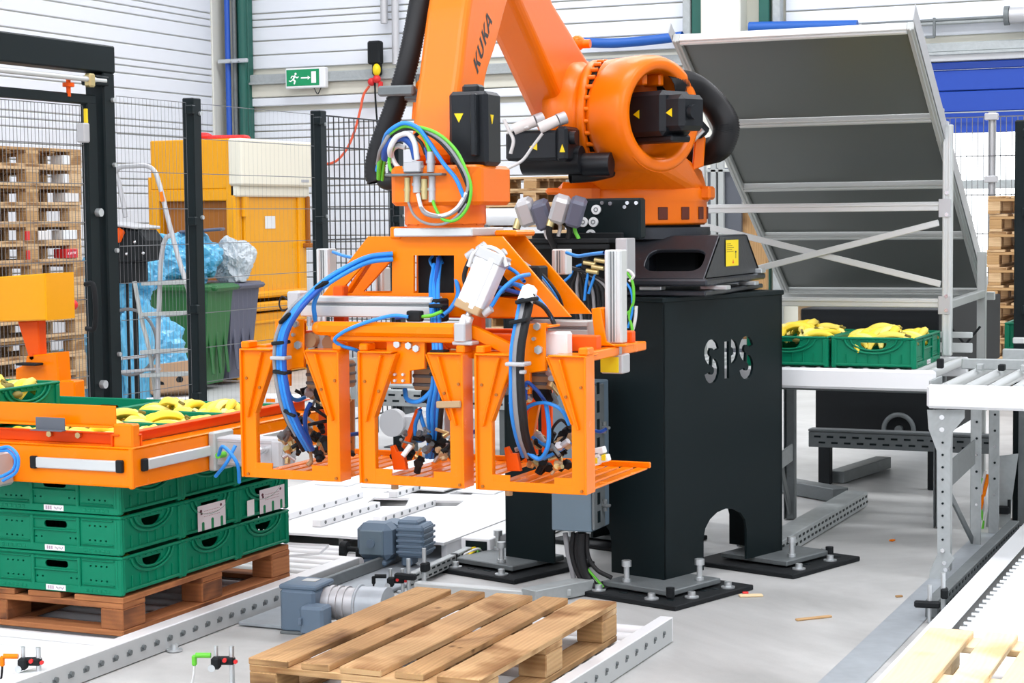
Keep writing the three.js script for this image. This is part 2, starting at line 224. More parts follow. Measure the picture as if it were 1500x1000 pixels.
// dock gear on the rear wall to the right
struct('trim_10', [C(0.09, 7.2, 0.12, 0.008, -6.55, 3.6, -19.93)], M.galv);
struct('trim_11', [C(0.13, 7.2, 0.1, 0.008, -6.43, 3.6, -19.94), C(0.12, 7.2, 0.1, 0.008, -5.66, 3.6, -19.94)], M.pipeGreen);
struct('trim_12', [C(0.09, 7.2, 0.14, 0.008, -5.51, 3.6, -19.92)], M.galv);
solo('folded_tarpaulin', 'rolled blue tarpaulin lying along the ledge above the tilted screen', 'tarpaulin', [T(cyl(0.06, 1.2, 0, 0, 0, 'x', 14), -5.2, 3.64, -19.8, 0, 0, R(-2))], M.blue);
solo('curtain_roll', 'long dark blue curtain roll hanging level behind the robot shoulder', 'roll', [tube(ats([[845, 62], [900, 63], [960, 58], [1000, 53]], 'z', -19.8), 0.055, 30, 12)], M.blue);
struct('trim_13', [C(5.9, 0.05, 0.09, 0.006, -3.5, 3.62, -19.94)], M.galv);
{
  const m = thing('tubular_motor', 'grey tubular door drive with a thin shaft on the rear wall', 'motor', [0, 0, 0]);
  part(m, 'body', [cyl(0.085, 1.1, -2.45, 3.64, -19.8, 'x', 20)], M.silver);
  part(m, 'end_cap', [cyl(0.1, 0.05, -3.03, 3.64, -19.8, 'x', 20)], M.galvDark);
  part(m, 'shaft', [cyl(0.016, 1.5, -3.8, 3.63, -19.8, 'x', 10), C(0.03, 0.2, 0.03, 0.005, -3.78, 3.56, -19.8), C(0.1, 0.03, 0.03, 0.005, -3.82, 3.46, -19.8)], M.galvDark);
}
struct('trim_14', [C(3.9, 0.012, 0.02, 0.003, -2.2, 2.66, -19.9), C(4.2, 0.09, 0.05, 0.006, -2.2, 1.9, -19.97)], M.galv);
// lamps: luminous bands under the ceiling
lampSpots.forEach(([x, z, w, d], i) => {
  const t = thing('ceiling_light', 'luminous ceiling band, row ' + ['first', 'second', 'third', 'fourth', 'fifth', 'last'][[-17, -11.5, -6, -0.5, 3, 6.5].indexOf(z)] + ' from the rear wall, ' + (x < -5 ? 'next to the left wall' : x < 0.5 ? 'in the middle' : 'towards the right wall'), 'ceiling light', [x, CEIL, z], 0, 'luminous bands under the hall ceiling');
  part(t, 'housing', [C(w + 0.2, 0.16, d + 0.2, 0.02, 0, 0.14, 0)], M.white);
  part(t, 'diffuser', [B(w, 0.03, d, 0, 0.05, 0)], std({ color: 0xffffff, emissive: 0xffffff, emissiveIntensity: 2.0 }));
  const l = new THREE.RectAreaLight(0xf9faff, LAMP_POWER, w, d); l.name = 'lamp_light'; l.position.set(0, 0.02, 0); l.rotation.x = -Math.PI / 2; t.add(l);
});
// ---------------------------------------------------------------- back of the hall
{ // baling press
  const X1 = -9.95, Z1 = -15.8, w = 1.0, d = 1.42, H = 2.42;
  const t = thing('baling_press', 'tall yellow waste baling press with cream hood by the hall corner', 'baler', [X1, 0, Z1]);
  part(t, 'cabinet', [C(0.1, H, 0.1, 0.01, -0.05, H / 2, -0.05), C(w - 0.02, 0.5, 0.06, 0.01, -w / 2 - 0.005, H - 0.25, -0.035), C(0.1, H - 0.5, 0.1, 0.01, -w + 0.05, (H - 0.5) / 2, -0.05), C(w - 0.02, 1.9, 0.04, 0.008, -w / 2, 0.98, -0.14), C(w - 0.1, 0.12, 0.08, 0.01, -w / 2, 1.86, -0.045), C(w, H, 0.06, 0.01, -w / 2 - 0.004, H / 2 - 0.004, -d + 0.02), C(0.06, H - 0.02, d - 0.04, 0.01, -w + 0.034, H / 2, -d / 2), C(w - 0.03, 0.04, d - 0.03, 0.008, -w / 2, H - 0.024, -d / 2), C(0.05, 0.9, 0.06, 0.01, -w - 0.02, 1.6, -0.05), C(w * 0.9, 0.9, 0.05, 0.01, -w / 2, 0.5, -0.1)], M.baler);
  part(t, 'hood', [C(0.16, 0.47, d + 0.02, 0.02, 0.03, H - 0.235, -d / 2 + 0.02), C(0.1, 0.12, d, 0.015, 0.0, H - 0.52, -d / 2)], M.cream);
  part(t, 'badge', [C(0.005, 0.03, 0.16, 0.002, 0.112, H - 0.41, -d + 0.2)], M.silver);
  const dr = part(t, 'door', [C(0.05, 1.0, d - 0.3, 0.01, -0.03, 1.34, -d / 2 - 0.05), C(0.07, 1.06, 0.1, 0.015, -0.02, 1.34, -0.22), C(0.09, 1.06, 0.14, 0.015, -0.02, 1.34, -d + 0.12), C(0.09, 0.07, d - 0.18, 0.02, 0, 0.84, -d / 2 - 0.02), C(0.1, 0.09, d - 0.2, 0.02, 0.01, 0.72, -d / 2 - 0.02), C(0.06, 0.06, d - 0.2, 0.015, -0.01, 1.87, -d / 2 - 0.02)], M.baler);
  part(dr, 'hinge', [cyl(0.035, 0.2, 0.01, 1.74, -0.16)], M.baler); part(dr, 'hinge', [cyl(0.035, 0.2, 0.01, 1.0, -0.16)], M.baler);
  part(dr, 'latch', [C(0.06, 0.5, 0.03, 0.008, 0.04, 1.6, -d + 0.04), C(0.12, 0.05, 0.2, 0.01, 0.06, 1.33, -d + 0.02)], M.balerDark);
  part(dr, 'notice', [C(0.004, 0.13, 0.2, 0.001, 0.0, 1.58, -0.68)], M.whiteMatt);
  part(t, 'lower_door', [C(0.05, 0.64, d - 0.12, 0.01, -0.02, 0.33, -d / 2), C(0.06, 0.035, d - 0.25, 0.012, 0.005, 0.56, -d / 2), C(0.06, 0.035, d - 0.25, 0.012, 0.005, 0.26, -d / 2), C(0.06, 0.035, d - 0.25, 0.012, 0.005, 0.12, -d / 2)], M.baler);
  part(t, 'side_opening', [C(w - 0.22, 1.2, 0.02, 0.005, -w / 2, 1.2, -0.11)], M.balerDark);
  solo('crumpled_wrapper', 'crumpled red and white wrapper lying on the yellow press', 'wrapper', [C(0.5, 0.05, 0.2, 0.02, -0.35, H + 0.026, -0.4, 0, 0.3), T(sph(0.07, 0, 0, 0, 1.6, 0.6, 1), -0.55, H + 0.042, -0.3)], M.red, [X1, 0, Z1]);
}
function wheelieBin(label, pos, turn, mat) {
  const t = thing('wheelie_bin', label, 'bin', pos, turn);
  const prof = (y, wx, wz, zo) => [[-wx, zo - wz], [wx, zo - wz], [wx, zo + wz], [-wx, zo + wz]].map(([x, z]) => V(x, y, z));
  part(t, 'body', [new ConvexGeometry([...prof(0.06, 0.20, 0.22, 0.02), ...prof(0.14, 0.21, 0.25, 0), ...prof(0.95, 0.27, 0.33, 0)]), ...[-0.16, 0, 0.16].map((x) => C(0.05, 0.7, 0.02, 0.008, x, 0.5, 0.285, R(-5.5)))], mat);
  part(t, 'rim', [C(0.60, 0.07, 0.72, 0.02, 0, 0.97, 0), C(0.5, 0.05, 0.08, 0.02, 0, 0.97, 0.38)], mat);
  part(t, 'wheel', [cyl(0.1, 0.05, 0.25, 0.1, -0.24, 'x', 24)], M.rubber); part(t, 'wheel', [cyl(0.1, 0.05, -0.25, 0.1, -0.24, 'x', 24)], M.rubber);
  part(t, 'handle', [rod(V(-0.24, 0.98, -0.4), V(0.24, 0.98, -0.4), 0.018)], mat);
  return t;
}
wheelieBin('green wheelie bin heaped with blue sacks beside the yellow press', [-9.87, 0, -14.84], R(97), M.binGreen);
wheelieBin('grey wheelie bin standing just right of the green bin', [-9.97, 0, -15.47], R(92), M.binGrey);
// sacks: crumpled balls of film
function sack(name, label, pos, s, mat, sd) {
  const g = new THREE.IcosahedronGeometry(1, 18), p = g.getAttribute('position'), v = V(0, 0, 0);
  for (let i = 0; i < p.count; i++) { v.fromBufferAttribute(p, i); const k = 1 + 0.34 * noise.noise(v.x * 1.5 + sd, v.y * 1.5, v.z * 1.5) - 0.26 * Math.abs(noise.noise(v.x * 3.2 + sd, v.y * 2.4, v.z * 3.2)) - 0.12 * Math.abs(noise.noise(v.x * 9, v.y * 7 + sd, v.z * 9)); v.multiplyScalar(k); v.y = Math.max(v.y, -0.72); p.setXYZ(i, v.x * s[0], (v.y + 0.72) * s[1], v.z * s[2]); }
  g.computeVertexNormals(); return solo(name, label, 'sack', [g], mat, pos);
}
sack('blue_sack', 'large pale blue film sack slumped behind the black dispenser', [-9.55, 0, -13.35], [0.62, 0.50, 0.5], M.bag, 1);
sack('blue_sack', 'blue film sack resting on top of the large slumped sack', [-9.60, 0.86, -13.35], [0.40, 0.36, 0.36], M.bag, 4);
sack('blue_sack', 'narrow blue film sack squeezed between the pallet stack and gate post', [-8.72, 0, -12.35], [0.12, 0.6, 0.26], M.bag, 12);
sack('blue_sack', 'bulging blue film sack heaped on the green wheelie bin', [-9.93, 1.008, -14.85], [0.36, 0.3, 0.32], M.bag, 15);
sack('clear_sack', 'whitish clear film sack beside the blue one on the bins', [-9.72, 1.008, -15.42], [0.2, 0.27, 0.22], M.bagWhite, 21);
solo('lid_scrap', 'flat dark lid lying across the blue sack on the bin', 'lid', [C(0.42, 0.03, 0.14, 0.01, 0, 0, 0, 0, 0.3, 0.06)], M.binGrey, [-9.78, 1.51, -14.95]);
{ // strap dispenser trolley and platform ladder behind the fence
  const Z = -11.2, t = thing('strapping_machine', 'black strapping machine head on a thin frame behind the fence', 'machine', [0, 0, 0]);
  const p = (x, y) => at(x, y, 'z', Z), c = p(196, 352);
  part(t, 'housing', [ext([[p(172, 328).x, p(172, 328).y], [p(197, 336).x, p(197, 336).y], [p(216, 336).x, p(216, 336).y], [p(228, 352).x, p(228, 352).y], [p(228, 380).x, p(228, 380).y], [p(204, 384).x, p(204, 384).y], [p(172, 384).x, p(172, 384).y]].reverse(), 0.24, 0.012).translate(0, 0, Z - 0.12), C(0.2, 0.16, 0.2, 0.015, p(190, 398).x, p(190, 398).y, Z)], M.blackMatt);
  part(t, 'lid', [C(0.3, 0.02, 0.3, 0.006, p(193, 332).x, p(193, 332).y + 0.01, Z, 0, 0, -0.12)], M.silver);
  part(t, 'handle', [C(0.07, 0.1, 0.03, 0.012, p(190, 344).x, p(190, 344).y, Z + 0.13, 0, 0, -0.5)], M.orangeRed);
  part(t, 'handle', [C(0.03, 0.09, 0.03, 0.01, p(180, 378).x, p(180, 378).y, Z + 0.12, 0, 0, -0.3)], M.orangeRed);
  for (const [x, y] of [[201, 371], [225, 370], [213, 354]]) part(t, 'knob', [sph(0.012, p(x, y).x, p(x, y).y, Z + 0.13)], M.chrome);
  part(t, 'post', [rod(p(197, 405), V(p(197, 405).x, 0.0, Z), 0.02), rod(p(186, 405), V(p(186, 405).x, 0.0, Z), 0.012), rod(p(172, 405), V(p(172, 405).x, 0.0, Z), 0.014)], M.blackMatt);
  part(t, 'ring', [tor(0.24, 0.012, p(196, 500).x, p(196, 500).y, Z + 0.06, 'z', 30)], M.meshGrey);
  part(t, 'foot', [C(0.36, 0.05, 0.3, 0.01, p(190, 500).x, 0.025, Z)], M.blackMatt);
  const Z2 = -10.75, q = (x, y, dz = 0) => at(x, y, 'z', Z2 + dz), l = thing('platform_ladder', 'light aluminium step ladder with a tall hoop handrail behind the fence', 'ladder');
  const foot = (x, dz) => { const b = at(x, 600, 'z', Z2 + dz); b.y = 0; return b; };
  part(l, 'handrail', [tube([q(184, 318), q(175, 270), q(170, 252), q(176, 245), q(196, 243), q(215, 243), q(226, 250), q(234, 272), q(246, 320), q(262, 380), q(276, 425)], 0.017, 60, 8), tube([q(276, 425), foot(300, 0.1)], 0.017)], M.silver);
  part(l, 'rail', [tube([q(252, 344), q(243, 348), q(237, 372), q(234, 420), q(232, 480), foot(229, 0)], 0.017, 30, 8)], M.silver);
  part(l, 'rail', [tube([q(197, 412), q(206, 462), q(220, 520), foot(234, -0.2)], 0.015, 20, 8)], M.aluDull);
  for (const y of [414, 459, 514, 548]) part(l, 'step', [bar(q(215 - (y > 500 ? 2 : 0), y + 1), q(278, y - 1), 0.14, 0.026)], M.aluDull);
  part(l, 'brace', [rod(q(172, 545), q(235, 540), 0.012), rod(q(176, 525), q(215, 521), 0.012)], M.silver);
  part(l, 'sticker', [C(0.03, 0.07, 0.004, 0.001, q(240, 288).x, q(240, 288).y, Z2 + 0.024, 0, 0, 0.25)], M.orange);
}
{ // tipped cardboard box with two punched hand holes
  const b = thing('cardboard_box', 'brown cardboard box with two round holes on the floor by the ladder', 'box', [-8.52, 0, -12.55], R(24));
  part(b, 'carton', [C(0.34, 0.24, 0.28, 0.008, 0, 0.31, 0, -0.3, 0, 0.12), C(0.36, 0.16, 0.36, 0.01, 0, 0.08, 0)], M.cardboard);
  part(b, 'hole', [cyl(0.028, 0.01, -0.07, 0.29, 0.148, 'z', 16)], M.blackMatt); part(b, 'hole', [cyl(0.028, 0.01, 0.08, 0.33, 0.142, 'z', 16)], M.blackMatt);
  part(b, 'rim', [C(0.38, 0.03, 0.38, 0.01, 0, 0.175, 0)], M.whiteMatt);
}
// ---------------------------------------------------------------- wooden pallets
function makePallet(name, label, L, W, mats, group) {            // length along local x; every board and block a part
  const t = thing(name, label, 'pallet', [0, 0, 0], 0, group), g = (a) => mats[Math.floor(rnd() * mats.length)], w5 = [0.145, 0.1, 0.145, 0.1, 0.145].map((v) => v * W / 0.8), gap = (W - w5.reduce((a, b) => a + b)) / 4;
  let z = -W / 2;
  for (const w of w5) { part(t, 'deck_board', [C(L + rr(-0.004, 0.004), 0.022, w, 0.003, rr(-0.003, 0.003), 0.133, z + w / 2, 0, rr(-0.004, 0.004))], g()); z += w + gap; }
  for (const x of [-L / 2 + 0.0725, 0, L / 2 - 0.0725]) part(t, 'stringer_board', [C(0.145, 0.022, W, 0.003, x, 0.111, 0)], g());
  for (const zz of [-W / 2 + 0.05, 0, W / 2 - 0.05]) {
    for (const x of [-L / 2 + 0.0725, 0, L / 2 - 0.0725]) part(t, 'block', [C(0.145, 0.078, zz ? 0.1 : 0.145, 0.004, x, 0.061, zz)], g());
    part(t, 'bottom_board', [C(L, 0.022, zz ? 0.1 : 0.145, 0.003, 0, 0.011, zz)], g());
  }
  return t;
}
const ord = ['lowest', 'second', 'third', 'fourth', 'fifth', 'sixth', 'seventh', 'eighth', 'ninth', 'tenth', 'eleventh', 'twelfth', 'thirteenth', 'fourteenth', 'fifteenth'];
function stack(n, x, z, turn, where, group, proto) {
  for (let i = 0; i < n; i++) {
    const lab = 'worn wooden pallet, ' + (i === n - 1 ? 'topmost' : ord[i] + (i ? ' from the floor' : '')) + ' in ' + where, pos = [x + rr(-0.012, 0.012), 0.1445 * i, z + rr(-0.012, 0.012)], tr = turn + rr(-0.01, 0.01);
    if (!proto[i % 2]) { proto[i % 2] = makePallet('wooden_pallet', lab, 1.2, 0.8, woodOld, group); proto[i % 2].position.set(...pos); proto[i % 2].rotation.y = tr; } else copy(proto[i % 2], lab, pos, tr, group);
  }
}
const protoP = [];
const zStack = at(123, 400, 'x', -8.9).z;
stack(15, -9.3, zStack + 0.6, R(90), 'the tall stack behind the gate', 'pallet stack behind the gate', protoP);
stack(15, -10.2, zStack + 0.62, R(90), 'the hidden rear gate stack', 'pallet stack hidden behind the gate stack', protoP);
stack(12, -2.08, -15.9, R(90), 'the stack at the right by the dock', 'pallet stack by the dock', protoP);
stack(14, -7.55, -18.1, 0, 'the stack behind the robot', 'pallet stack behind the robot', protoP);
// cartons pushed into the openings of the tall stack
[[[95, 243], 0.15, M.whiteMatt, 'white carton in the topmost pallet opening of the stack behind the gate'], [[96, 270], 0.15, M.whiteMatt, 'white carton in the second pallet opening from the top'], [[100, 299], 0.18, M.paper, 'pale carton in the third pallet opening from the top'], [[97, 329], 0.17, M.whiteMatt, 'white carton just above the red printed carton'], [[99, 356], 0.15, 'red', 'red carton with white lettering in the pallet stack'], [[55, 329], 0.13, M.paper, 'pale blue grey carton left of the white carton above the red one'], [[31, 332], 0.04, M.red, 'narrow red and white can in the left opening of the stack'], [[32, 357], 0.03, M.red, 'narrow red can one opening below the other narrow can']].forEach(([q, w, m, lab]) => {
  const p = at(q[0], q[1], 'x', -8.94), i = Math.floor(p.y / 0.1445), y = i * 0.1445 + 0.0225 + 0.037, blk = Math.abs(p.z - (zStack + 0.6)) < 0.12;
  const c = thing('carton', lab, 'carton', [blk ? -8.885 : -8.96, y, p.z], R(90));
  part(c, 'body', [C(w, blk ? 0.07 : 0.072, blk ? 0.02 : 0.12, 0.004)], m === 'red' ? M.red : m);
  if (m === 'red') part(c, 'print', [keep(T(plate(w * 0.8, 0.05), 0, 0, 0.061))], card(160, 64, (g, W, H) => { g.fillStyle = '#c3102e'; g.fillRect(0, 0, W, H); g.strokeStyle = '#fff'; g.lineWidth = 7; g.beginPath(); for (let k = 0; k < 7; k++) { g.moveTo(12 + k * 20, 44 - k); g.lineTo(22 + k * 20, 20 - k); } g.stroke(); }));
});
// ---------------------------------------------------------------- safety fence and gate at the left
const XF = -5.9;
function fencePanel(parent, z0, z1, y0, y1, step, wire, mat, axis = 'z', x = XF, hs = 0.2) {
  const g = [], f = (u, y, w, h) => axis === 'z' ? B(wire, h, w, x, y, u) : B(w, h, wire, u, y, x), hw = Math.max(wire * 1.6, 0.0042);
  const n = Math.round(Math.abs(z1 - z0) / step), dz = (z1 - z0) / n;
  for (let i = 0; i <= n; i++) g.push(f(z0 + i * dz, (y0 + y1) / 2, wire, y1 - y0));
  for (let y = y1; y >= y0 - 0.001; y -= hs) g.push(f((z0 + z1) / 2, y, Math.abs(z1 - z0), hw));
  const m = part(parent, 'wire_mesh', g, mat); m.userData.kind = 'stuff'; return m;
}
function fencePost(label, x, z, h, name = 'fence_post') {
  const t = thing(name, label, 'post', [x, 0, z], 0);
  part(t, 'upright', [C(0.075, h, 0.085, 0.006, 0, h / 2 + 0.008, 0)], M.black); part(t, 'foot_plate', [C(0.2, 0.008, 0.12, 0.002, 0, 0.004, 0)], M.black);
  for (const y of [h - 0.06, 1.6, 1.1, 0.6]) if (y < h) part(t, 'clamp', [C(0.05, 0.05, 0.04, 0.006, 0.03, y, 0.06)], M.black);
  for (const y of [h - 0.08, 1.62]) part(t, 'bolt', [cyl(0.012, 0.02, 0.04, y, -0.02, 'x', 12)], M.zinc);
  return t;
}
fencePost('black fence post standing left of the yellow press', XF, -8.94, 2.29);
fencePost('slim black fence post between the yellow press and the gripper', XF, -10.39, 2.29);
fencePost('short looking black fence post behind the cable hose end', XF, -11.47, 2.22);
{
  const f = (a, b, lab, step, wire, mat) => { const t = thing('mesh_fence', lab, 'fence', [0, 0, 0]); fencePanel(t, a, b, 0.14, 2.27, step, wire, mat); return t; };
  f(-8.22, -8.88, 'fine grey mesh panel between the gate post and the next post', 0.034, 0.0012, M.meshGrey);
  f(-9.0, -10.33, 'fine mesh panel in front of the yellow press', 0.05, 0.0005, M.meshGrey);
  f(-10.45, -11.42, 'black wire mesh panel behind the blue hoses', 0.07, 0.006, M.mesh);
}
{ // sliding gate
  const g = thing('portal_gate', 'heavy black gate portal with a thick header beam at the left', 'gate');
  part(g, 'post', [C(0.12, 2.38, 0.1, 0.008, XF, 1.19, -8.08)], M.black);
  part(g, 'header_beam', [C(0.12, 0.145, 2.6, 0.008, XF, 2.452, -6.84)], M.black);
  part(g, 'guide_rod', [cyl(0.014, 1.5, XF + 0.07, 2.335, -7.28, 'z', 12)], M.alu);
  part(g, 'rod_clamp', [C(0.04, 0.07, 0.05, 0.008, XF + 0.07, 2.33, -7.9)], M.brass);
  part(g, 'bracket', [C(0.1, 0.05, 0.12, 0.008, XF + 0.03, 2.335, -8.0)], M.black);
  for (const y of [2.24, 1.9, 1.45, 0.9]) part(g, 'bolt', [cyl(0.012, 0.02, XF + 0.065, y, -8.1, 'x', 12)], M.zinc);
  part(g, 'foot_plate', [C(0.2, 0.01, 0.2, 0.003, XF, 0.005, -8.08)], M.black);
  const d = thing('sliding_gate', 'black framed mesh gate leaf hanging under the header beam', 'gate');
  const X = XF + 0.02;
  part(d, 'stile', [C(0.045, 2.1, 0.085, 0.006, X, 1.17, -7.95)], M.black); part(d, 'stile', [C(0.045, 2.1, 0.085, 0.006, X, 1.17, -6.3)], M.black);
  part(d, 'rail', [C(0.045, 0.05, 1.74, 0.006, X, 2.235, -7.12)], M.black); part(d, 'rail', [C(0.045, 0.05, 1.74, 0.006, X, 0.12, -7.12)], M.black);
  fencePanel(d, -7.9, -6.36, 0.15, 2.2, 0.028, 0.002, M.meshGrey, 'z', X);
  part(d, 'hanger', [cyl(0.012, 0.1, X + 0.02, 2.29, -7.76, 'y', 10), cyl(0.03, 0.02, X + 0.02, 2.30, -7.76, 'y', 16)], M.orangeRed);
  part(d, 'handle', [tube([V(X + 0.02, 1.28, -7.86), V(X + 0.08, 1.28, -7.84), V(X + 0.08, 1.05, -7.84), V(X + 0.02, 1.05, -7.86)], 0.014, 24, 8)], M.blackMatt);
  part(d, 'switch_strip', [C(0.02, 0.13, 0.015, 0.003, X + 0.03, 2.12, -7.885)], M.yellow, 'yellow strip');
  part(d, 'switch', [C(0.05, 0.1, 0.05, 0.006, X + 0.03, 2.06, -7.86)], M.silver);
  part(d, 'emergency_button', [sph(0.028, X + 0.04, 1.18, -7.72)], M.red);
  for (const y of [1.65, 0.75]) part(d, 'bolt', [cyl(0.022, 0.03, X + 0.035, y, -7.97, 'x', 14)], M.zinc);
}
// ---------------------------------------------------------------- green crates and bananas
const CH = 0.15;
function crateParts(t, sticker) {
  const L = 0.6, W = 0.4, g = M.green, th = 0.006;
  for (const s of [1, -1]) {                                        // long sides: grip slot in the middle, rows of small holes
    const holes = [rrect(-0.052, 0.092, 0.052, 0.118, 0.012)];
    for (const sx of [-1, 1]) { for (const y of [0.050, 0.104]) for (let i = 0; i < 4; i++) holes.push(rect(sx * 0.19 + (i - 1.5) * 0.024 - 0.004, y, sx * 0.19 + (i - 1.5) * 0.024 + 0.004, y + 0.006)); for (const q of [0.03, 0.055]) holes.push(rect(sx * (0.035 + q) - 0.004, 0.052, sx * (0.035 + q) + 0.004, 0.058)); }
    const wall = [ext(rect(-0.292, 0.012, 0.292, 0.145), th, 0, holes).translate(0, 0, W / 2 - 0.014)];
    for (const x of [-0.275, -0.105, 0.105, 0.275]) wall.push(C(0.014, 0.12, 0.010, 0.003, x, 0.075, W / 2 - 0.005));
    wall.push(C(0.2, 0.008, 0.012, 0.003, 0, 0.083, W / 2 - 0.006), C(0.2, 0.008, 0.012, 0.003, 0, 0.127, W / 2 - 0.006), C(0.58, 0.028, 0.010, 0.003, 0, 0.016, W / 2 - 0.0052));
    for (const sx of [-1, 1]) { wall.push(C(0.14, 0.005, 0.008, 0.002, sx * 0.19, 0.038, W / 2 - 0.006), C(0.14, 0.005, 0.008, 0.002, sx * 0.19, 0.128, W / 2 - 0.006)); for (let i = 0; i < 6; i++) wall.push(C(0.014, 0.012, 0.006, 0.002, sx * 0.19 + (i - 2.5) * 0.02, 0.016, W / 2 - 0.001)); }
    const m = part(t, 'side_wall', wall, g); if (s < 0) m.rotation.y = Math.PI;
    const e = [];                                                   // short sides: smile-shaped grip
    const smile = []; for (let i = 0; i <= 12; i++) { const a = Math.PI * i / 12; smile.push([-0.062 * Math.cos(a), 0.122 - 0.036 * Math.sin(a) ** 0.9]); }
    e.push(ext(rect(-0.192, 0.012, 0.192, 0.145), th, 0, [smile]).translate(0, 0, L / 2 - 0.014));
    const arc = []; for (let i = 0; i <= 14; i++) { const a = Math.PI * i / 14; arc.push(V(-0.135 * Math.cos(a), 0.136 - 0.064 * Math.sin(a), L / 2 - 0.004)); }
    e.push(tube(arc, 0.006, 28, 6), tube(arc.map((p) => V(p.x * 0.8, 0.136 - (0.136 - p.y) * 0.78, p.z)), 0.005, 28, 6));
    for (const x of [-0.18, 0.18]) e.push(C(0.016, 0.12, 0.012, 0.003, x, 0.075, L / 2 - 0.005));
    for (let i = 0; i < 6; i++) e.push(C(0.005, 0.045, 0.008, 0.002, (i - 2.5) * 0.052, 0.047, L / 2 - 0.006));
    for (let i = 0; i < 9; i++) e.push(C(0.014, 0.007, 0.008, 0.002, (i - 4) * 0.036, 0.134, L / 2 - 0.006));
    e.push(C(0.38, 0.012, 0.012, 0.003, 0, 0.018, L / 2 - 0.0052));
    const n = part(t, 'end_wall', e, g); n.rotation.y = s * Math.PI / 2;
  }
  part(t, 'crate_floor', [C(0.575, 0.006, 0.375, 0.002, 0, 0.012, 0), ...[-0.2, 0, 0.2].map((x) => C(0.02, 0.008, 0.36, 0.002, x, 0.005, 0))], g);
  part(t, 'rim', [C(0.6, 0.012, 0.012, 0.004, 0, 0.142, 0.194), C(0.6, 0.012, 0.012, 0.004, 0, 0.142, -0.194), C(0.012, 0.0118, 0.376, 0.004, 0.294, 0.142, 0), C(0.012, 0.0118, 0.376, 0.004, -0.294, 0.142, 0), ...[[1, 1], [1, -1], [-1, 1], [-1, -1]].map(([i, j]) => C(0.024, 0.138, 0.024, 0.006, i * 0.2875, 0.071, j * 0.1875))], g);
  if (sticker) part(t, 'sticker', [keep(T(plate(0.09, 0.021), -0.0, 0.017, 0.2006))], stickerM, 'small white code label');
}
const stickerM = card(180, 42, (g, w, h) => { g.fillStyle = '#eceaea'; g.fillRect(0, 0, w, h); g.fillStyle = '#8a5a78'; for (let i = 0; i < 12; i++) g.fillRect(14 + i * 5, 8, 1 + (i * 7) % 4, 26); g.fillStyle = '#9a8f98'; for (let i = 0; i < 7; i++) g.fillRect(92 + i * 11, 12 + (i % 3) * 4, 7, 14); });
const sheetM = card(256, 170, (g, w, h) => { g.fillStyle = '#d9cfd0'; g.fillRect(0, 0, w, h); g.fillStyle = '#5a2430'; g.beginPath(); g.arc(30, 38, 11, 0, 7); g.fill(); g.fillRect(26, 48, 18, 14); g.beginPath(); g.arc(214, 26, 10, 0, 7); g.fill(); g.fillStyle = '#007a48'; for (const [x, a] of [[36, 110], [122, 96], [208, 100]]) { g.beginPath(); g.moveTo(x, h); g.lineTo(x, a + 14); g.arc(x + 12, a + 14, 12, Math.PI, 0); g.lineTo(x + 24, h); g.fill(); } g.fillStyle = '#b08a8c'; for (let i = 0; i < 30; i++) g.fillRect(56 + (i % 10) * 15, 40 + Math.floor(i / 10) * 18, 10, 5); });
const crateA = thing('plastic_crate', 'crate', 'crate', [0, 0, 0]); crateParts(crateA, true);
const crateGroup = 'green crates on the left pallet';
const X0 = -4.305, ZR = [-5.745, -6.145, -6.545], YB = 0.2245;
const zName = ['nearest', 'middle', 'far'], layer = ['bottom layer, standing on the brown pallet', 'second layer from the pallet', 'third layer, half behind the orange frame', 'top layer inside the orange frame'];
const cratesTop = [];
for (let l = 0; l < 4; l++) for (let c = 0; c < 2; c++) for (let r = 0; r < 3; r++) {
  const pos = [X0 - c * 0.605, YB + l * CH, ZR[r]];
  if (c && r === 0 && l === 3) { /* fall through: this one carries the extra crate */ }
  const label = c ? 'green crate, ' + zName[r] + ' of the inner column, ' + layer[l] : 'green crate, ' + zName[r] + ' of the outer column, ' + layer[l];
  let k; if (!l && !c && !r) { k = crateA; k.position.set(...pos); k.userData.label = label; k.userData.group = crateGroup; } else k = copy(crateA, label, pos, 0, crateGroup);
  if (l === 1 && !c && r) part(k, 'paper_notice', [keep(T(plate(0.2, 0.1), 0, 0, 0).rotateY(Math.PI / 2).translate(0.3015, 0.062, r === 1 ? 0.0 : -0.06))], sheetM, 'pale printed notice');
  if (l === 1 && !c && r === 2) part(k, 'paper_notice', [keep(T(plate(0.055, 0.065), 0, 0, 0).rotateY(Math.PI / 2).translate(0.3015, 0.05, 0.11))], M.paper, 'small pale note');
  if (l === 3) cratesTop.push([k, label]);
}
const crateTopLeft = copy(crateA, 'green crate of bananas standing alone above the orange frame at the far left', [X0 - 0.605 + 0.03, YB + 4 * CH + 0.001, ZR[0] - 0.02], 0, crateGroup);
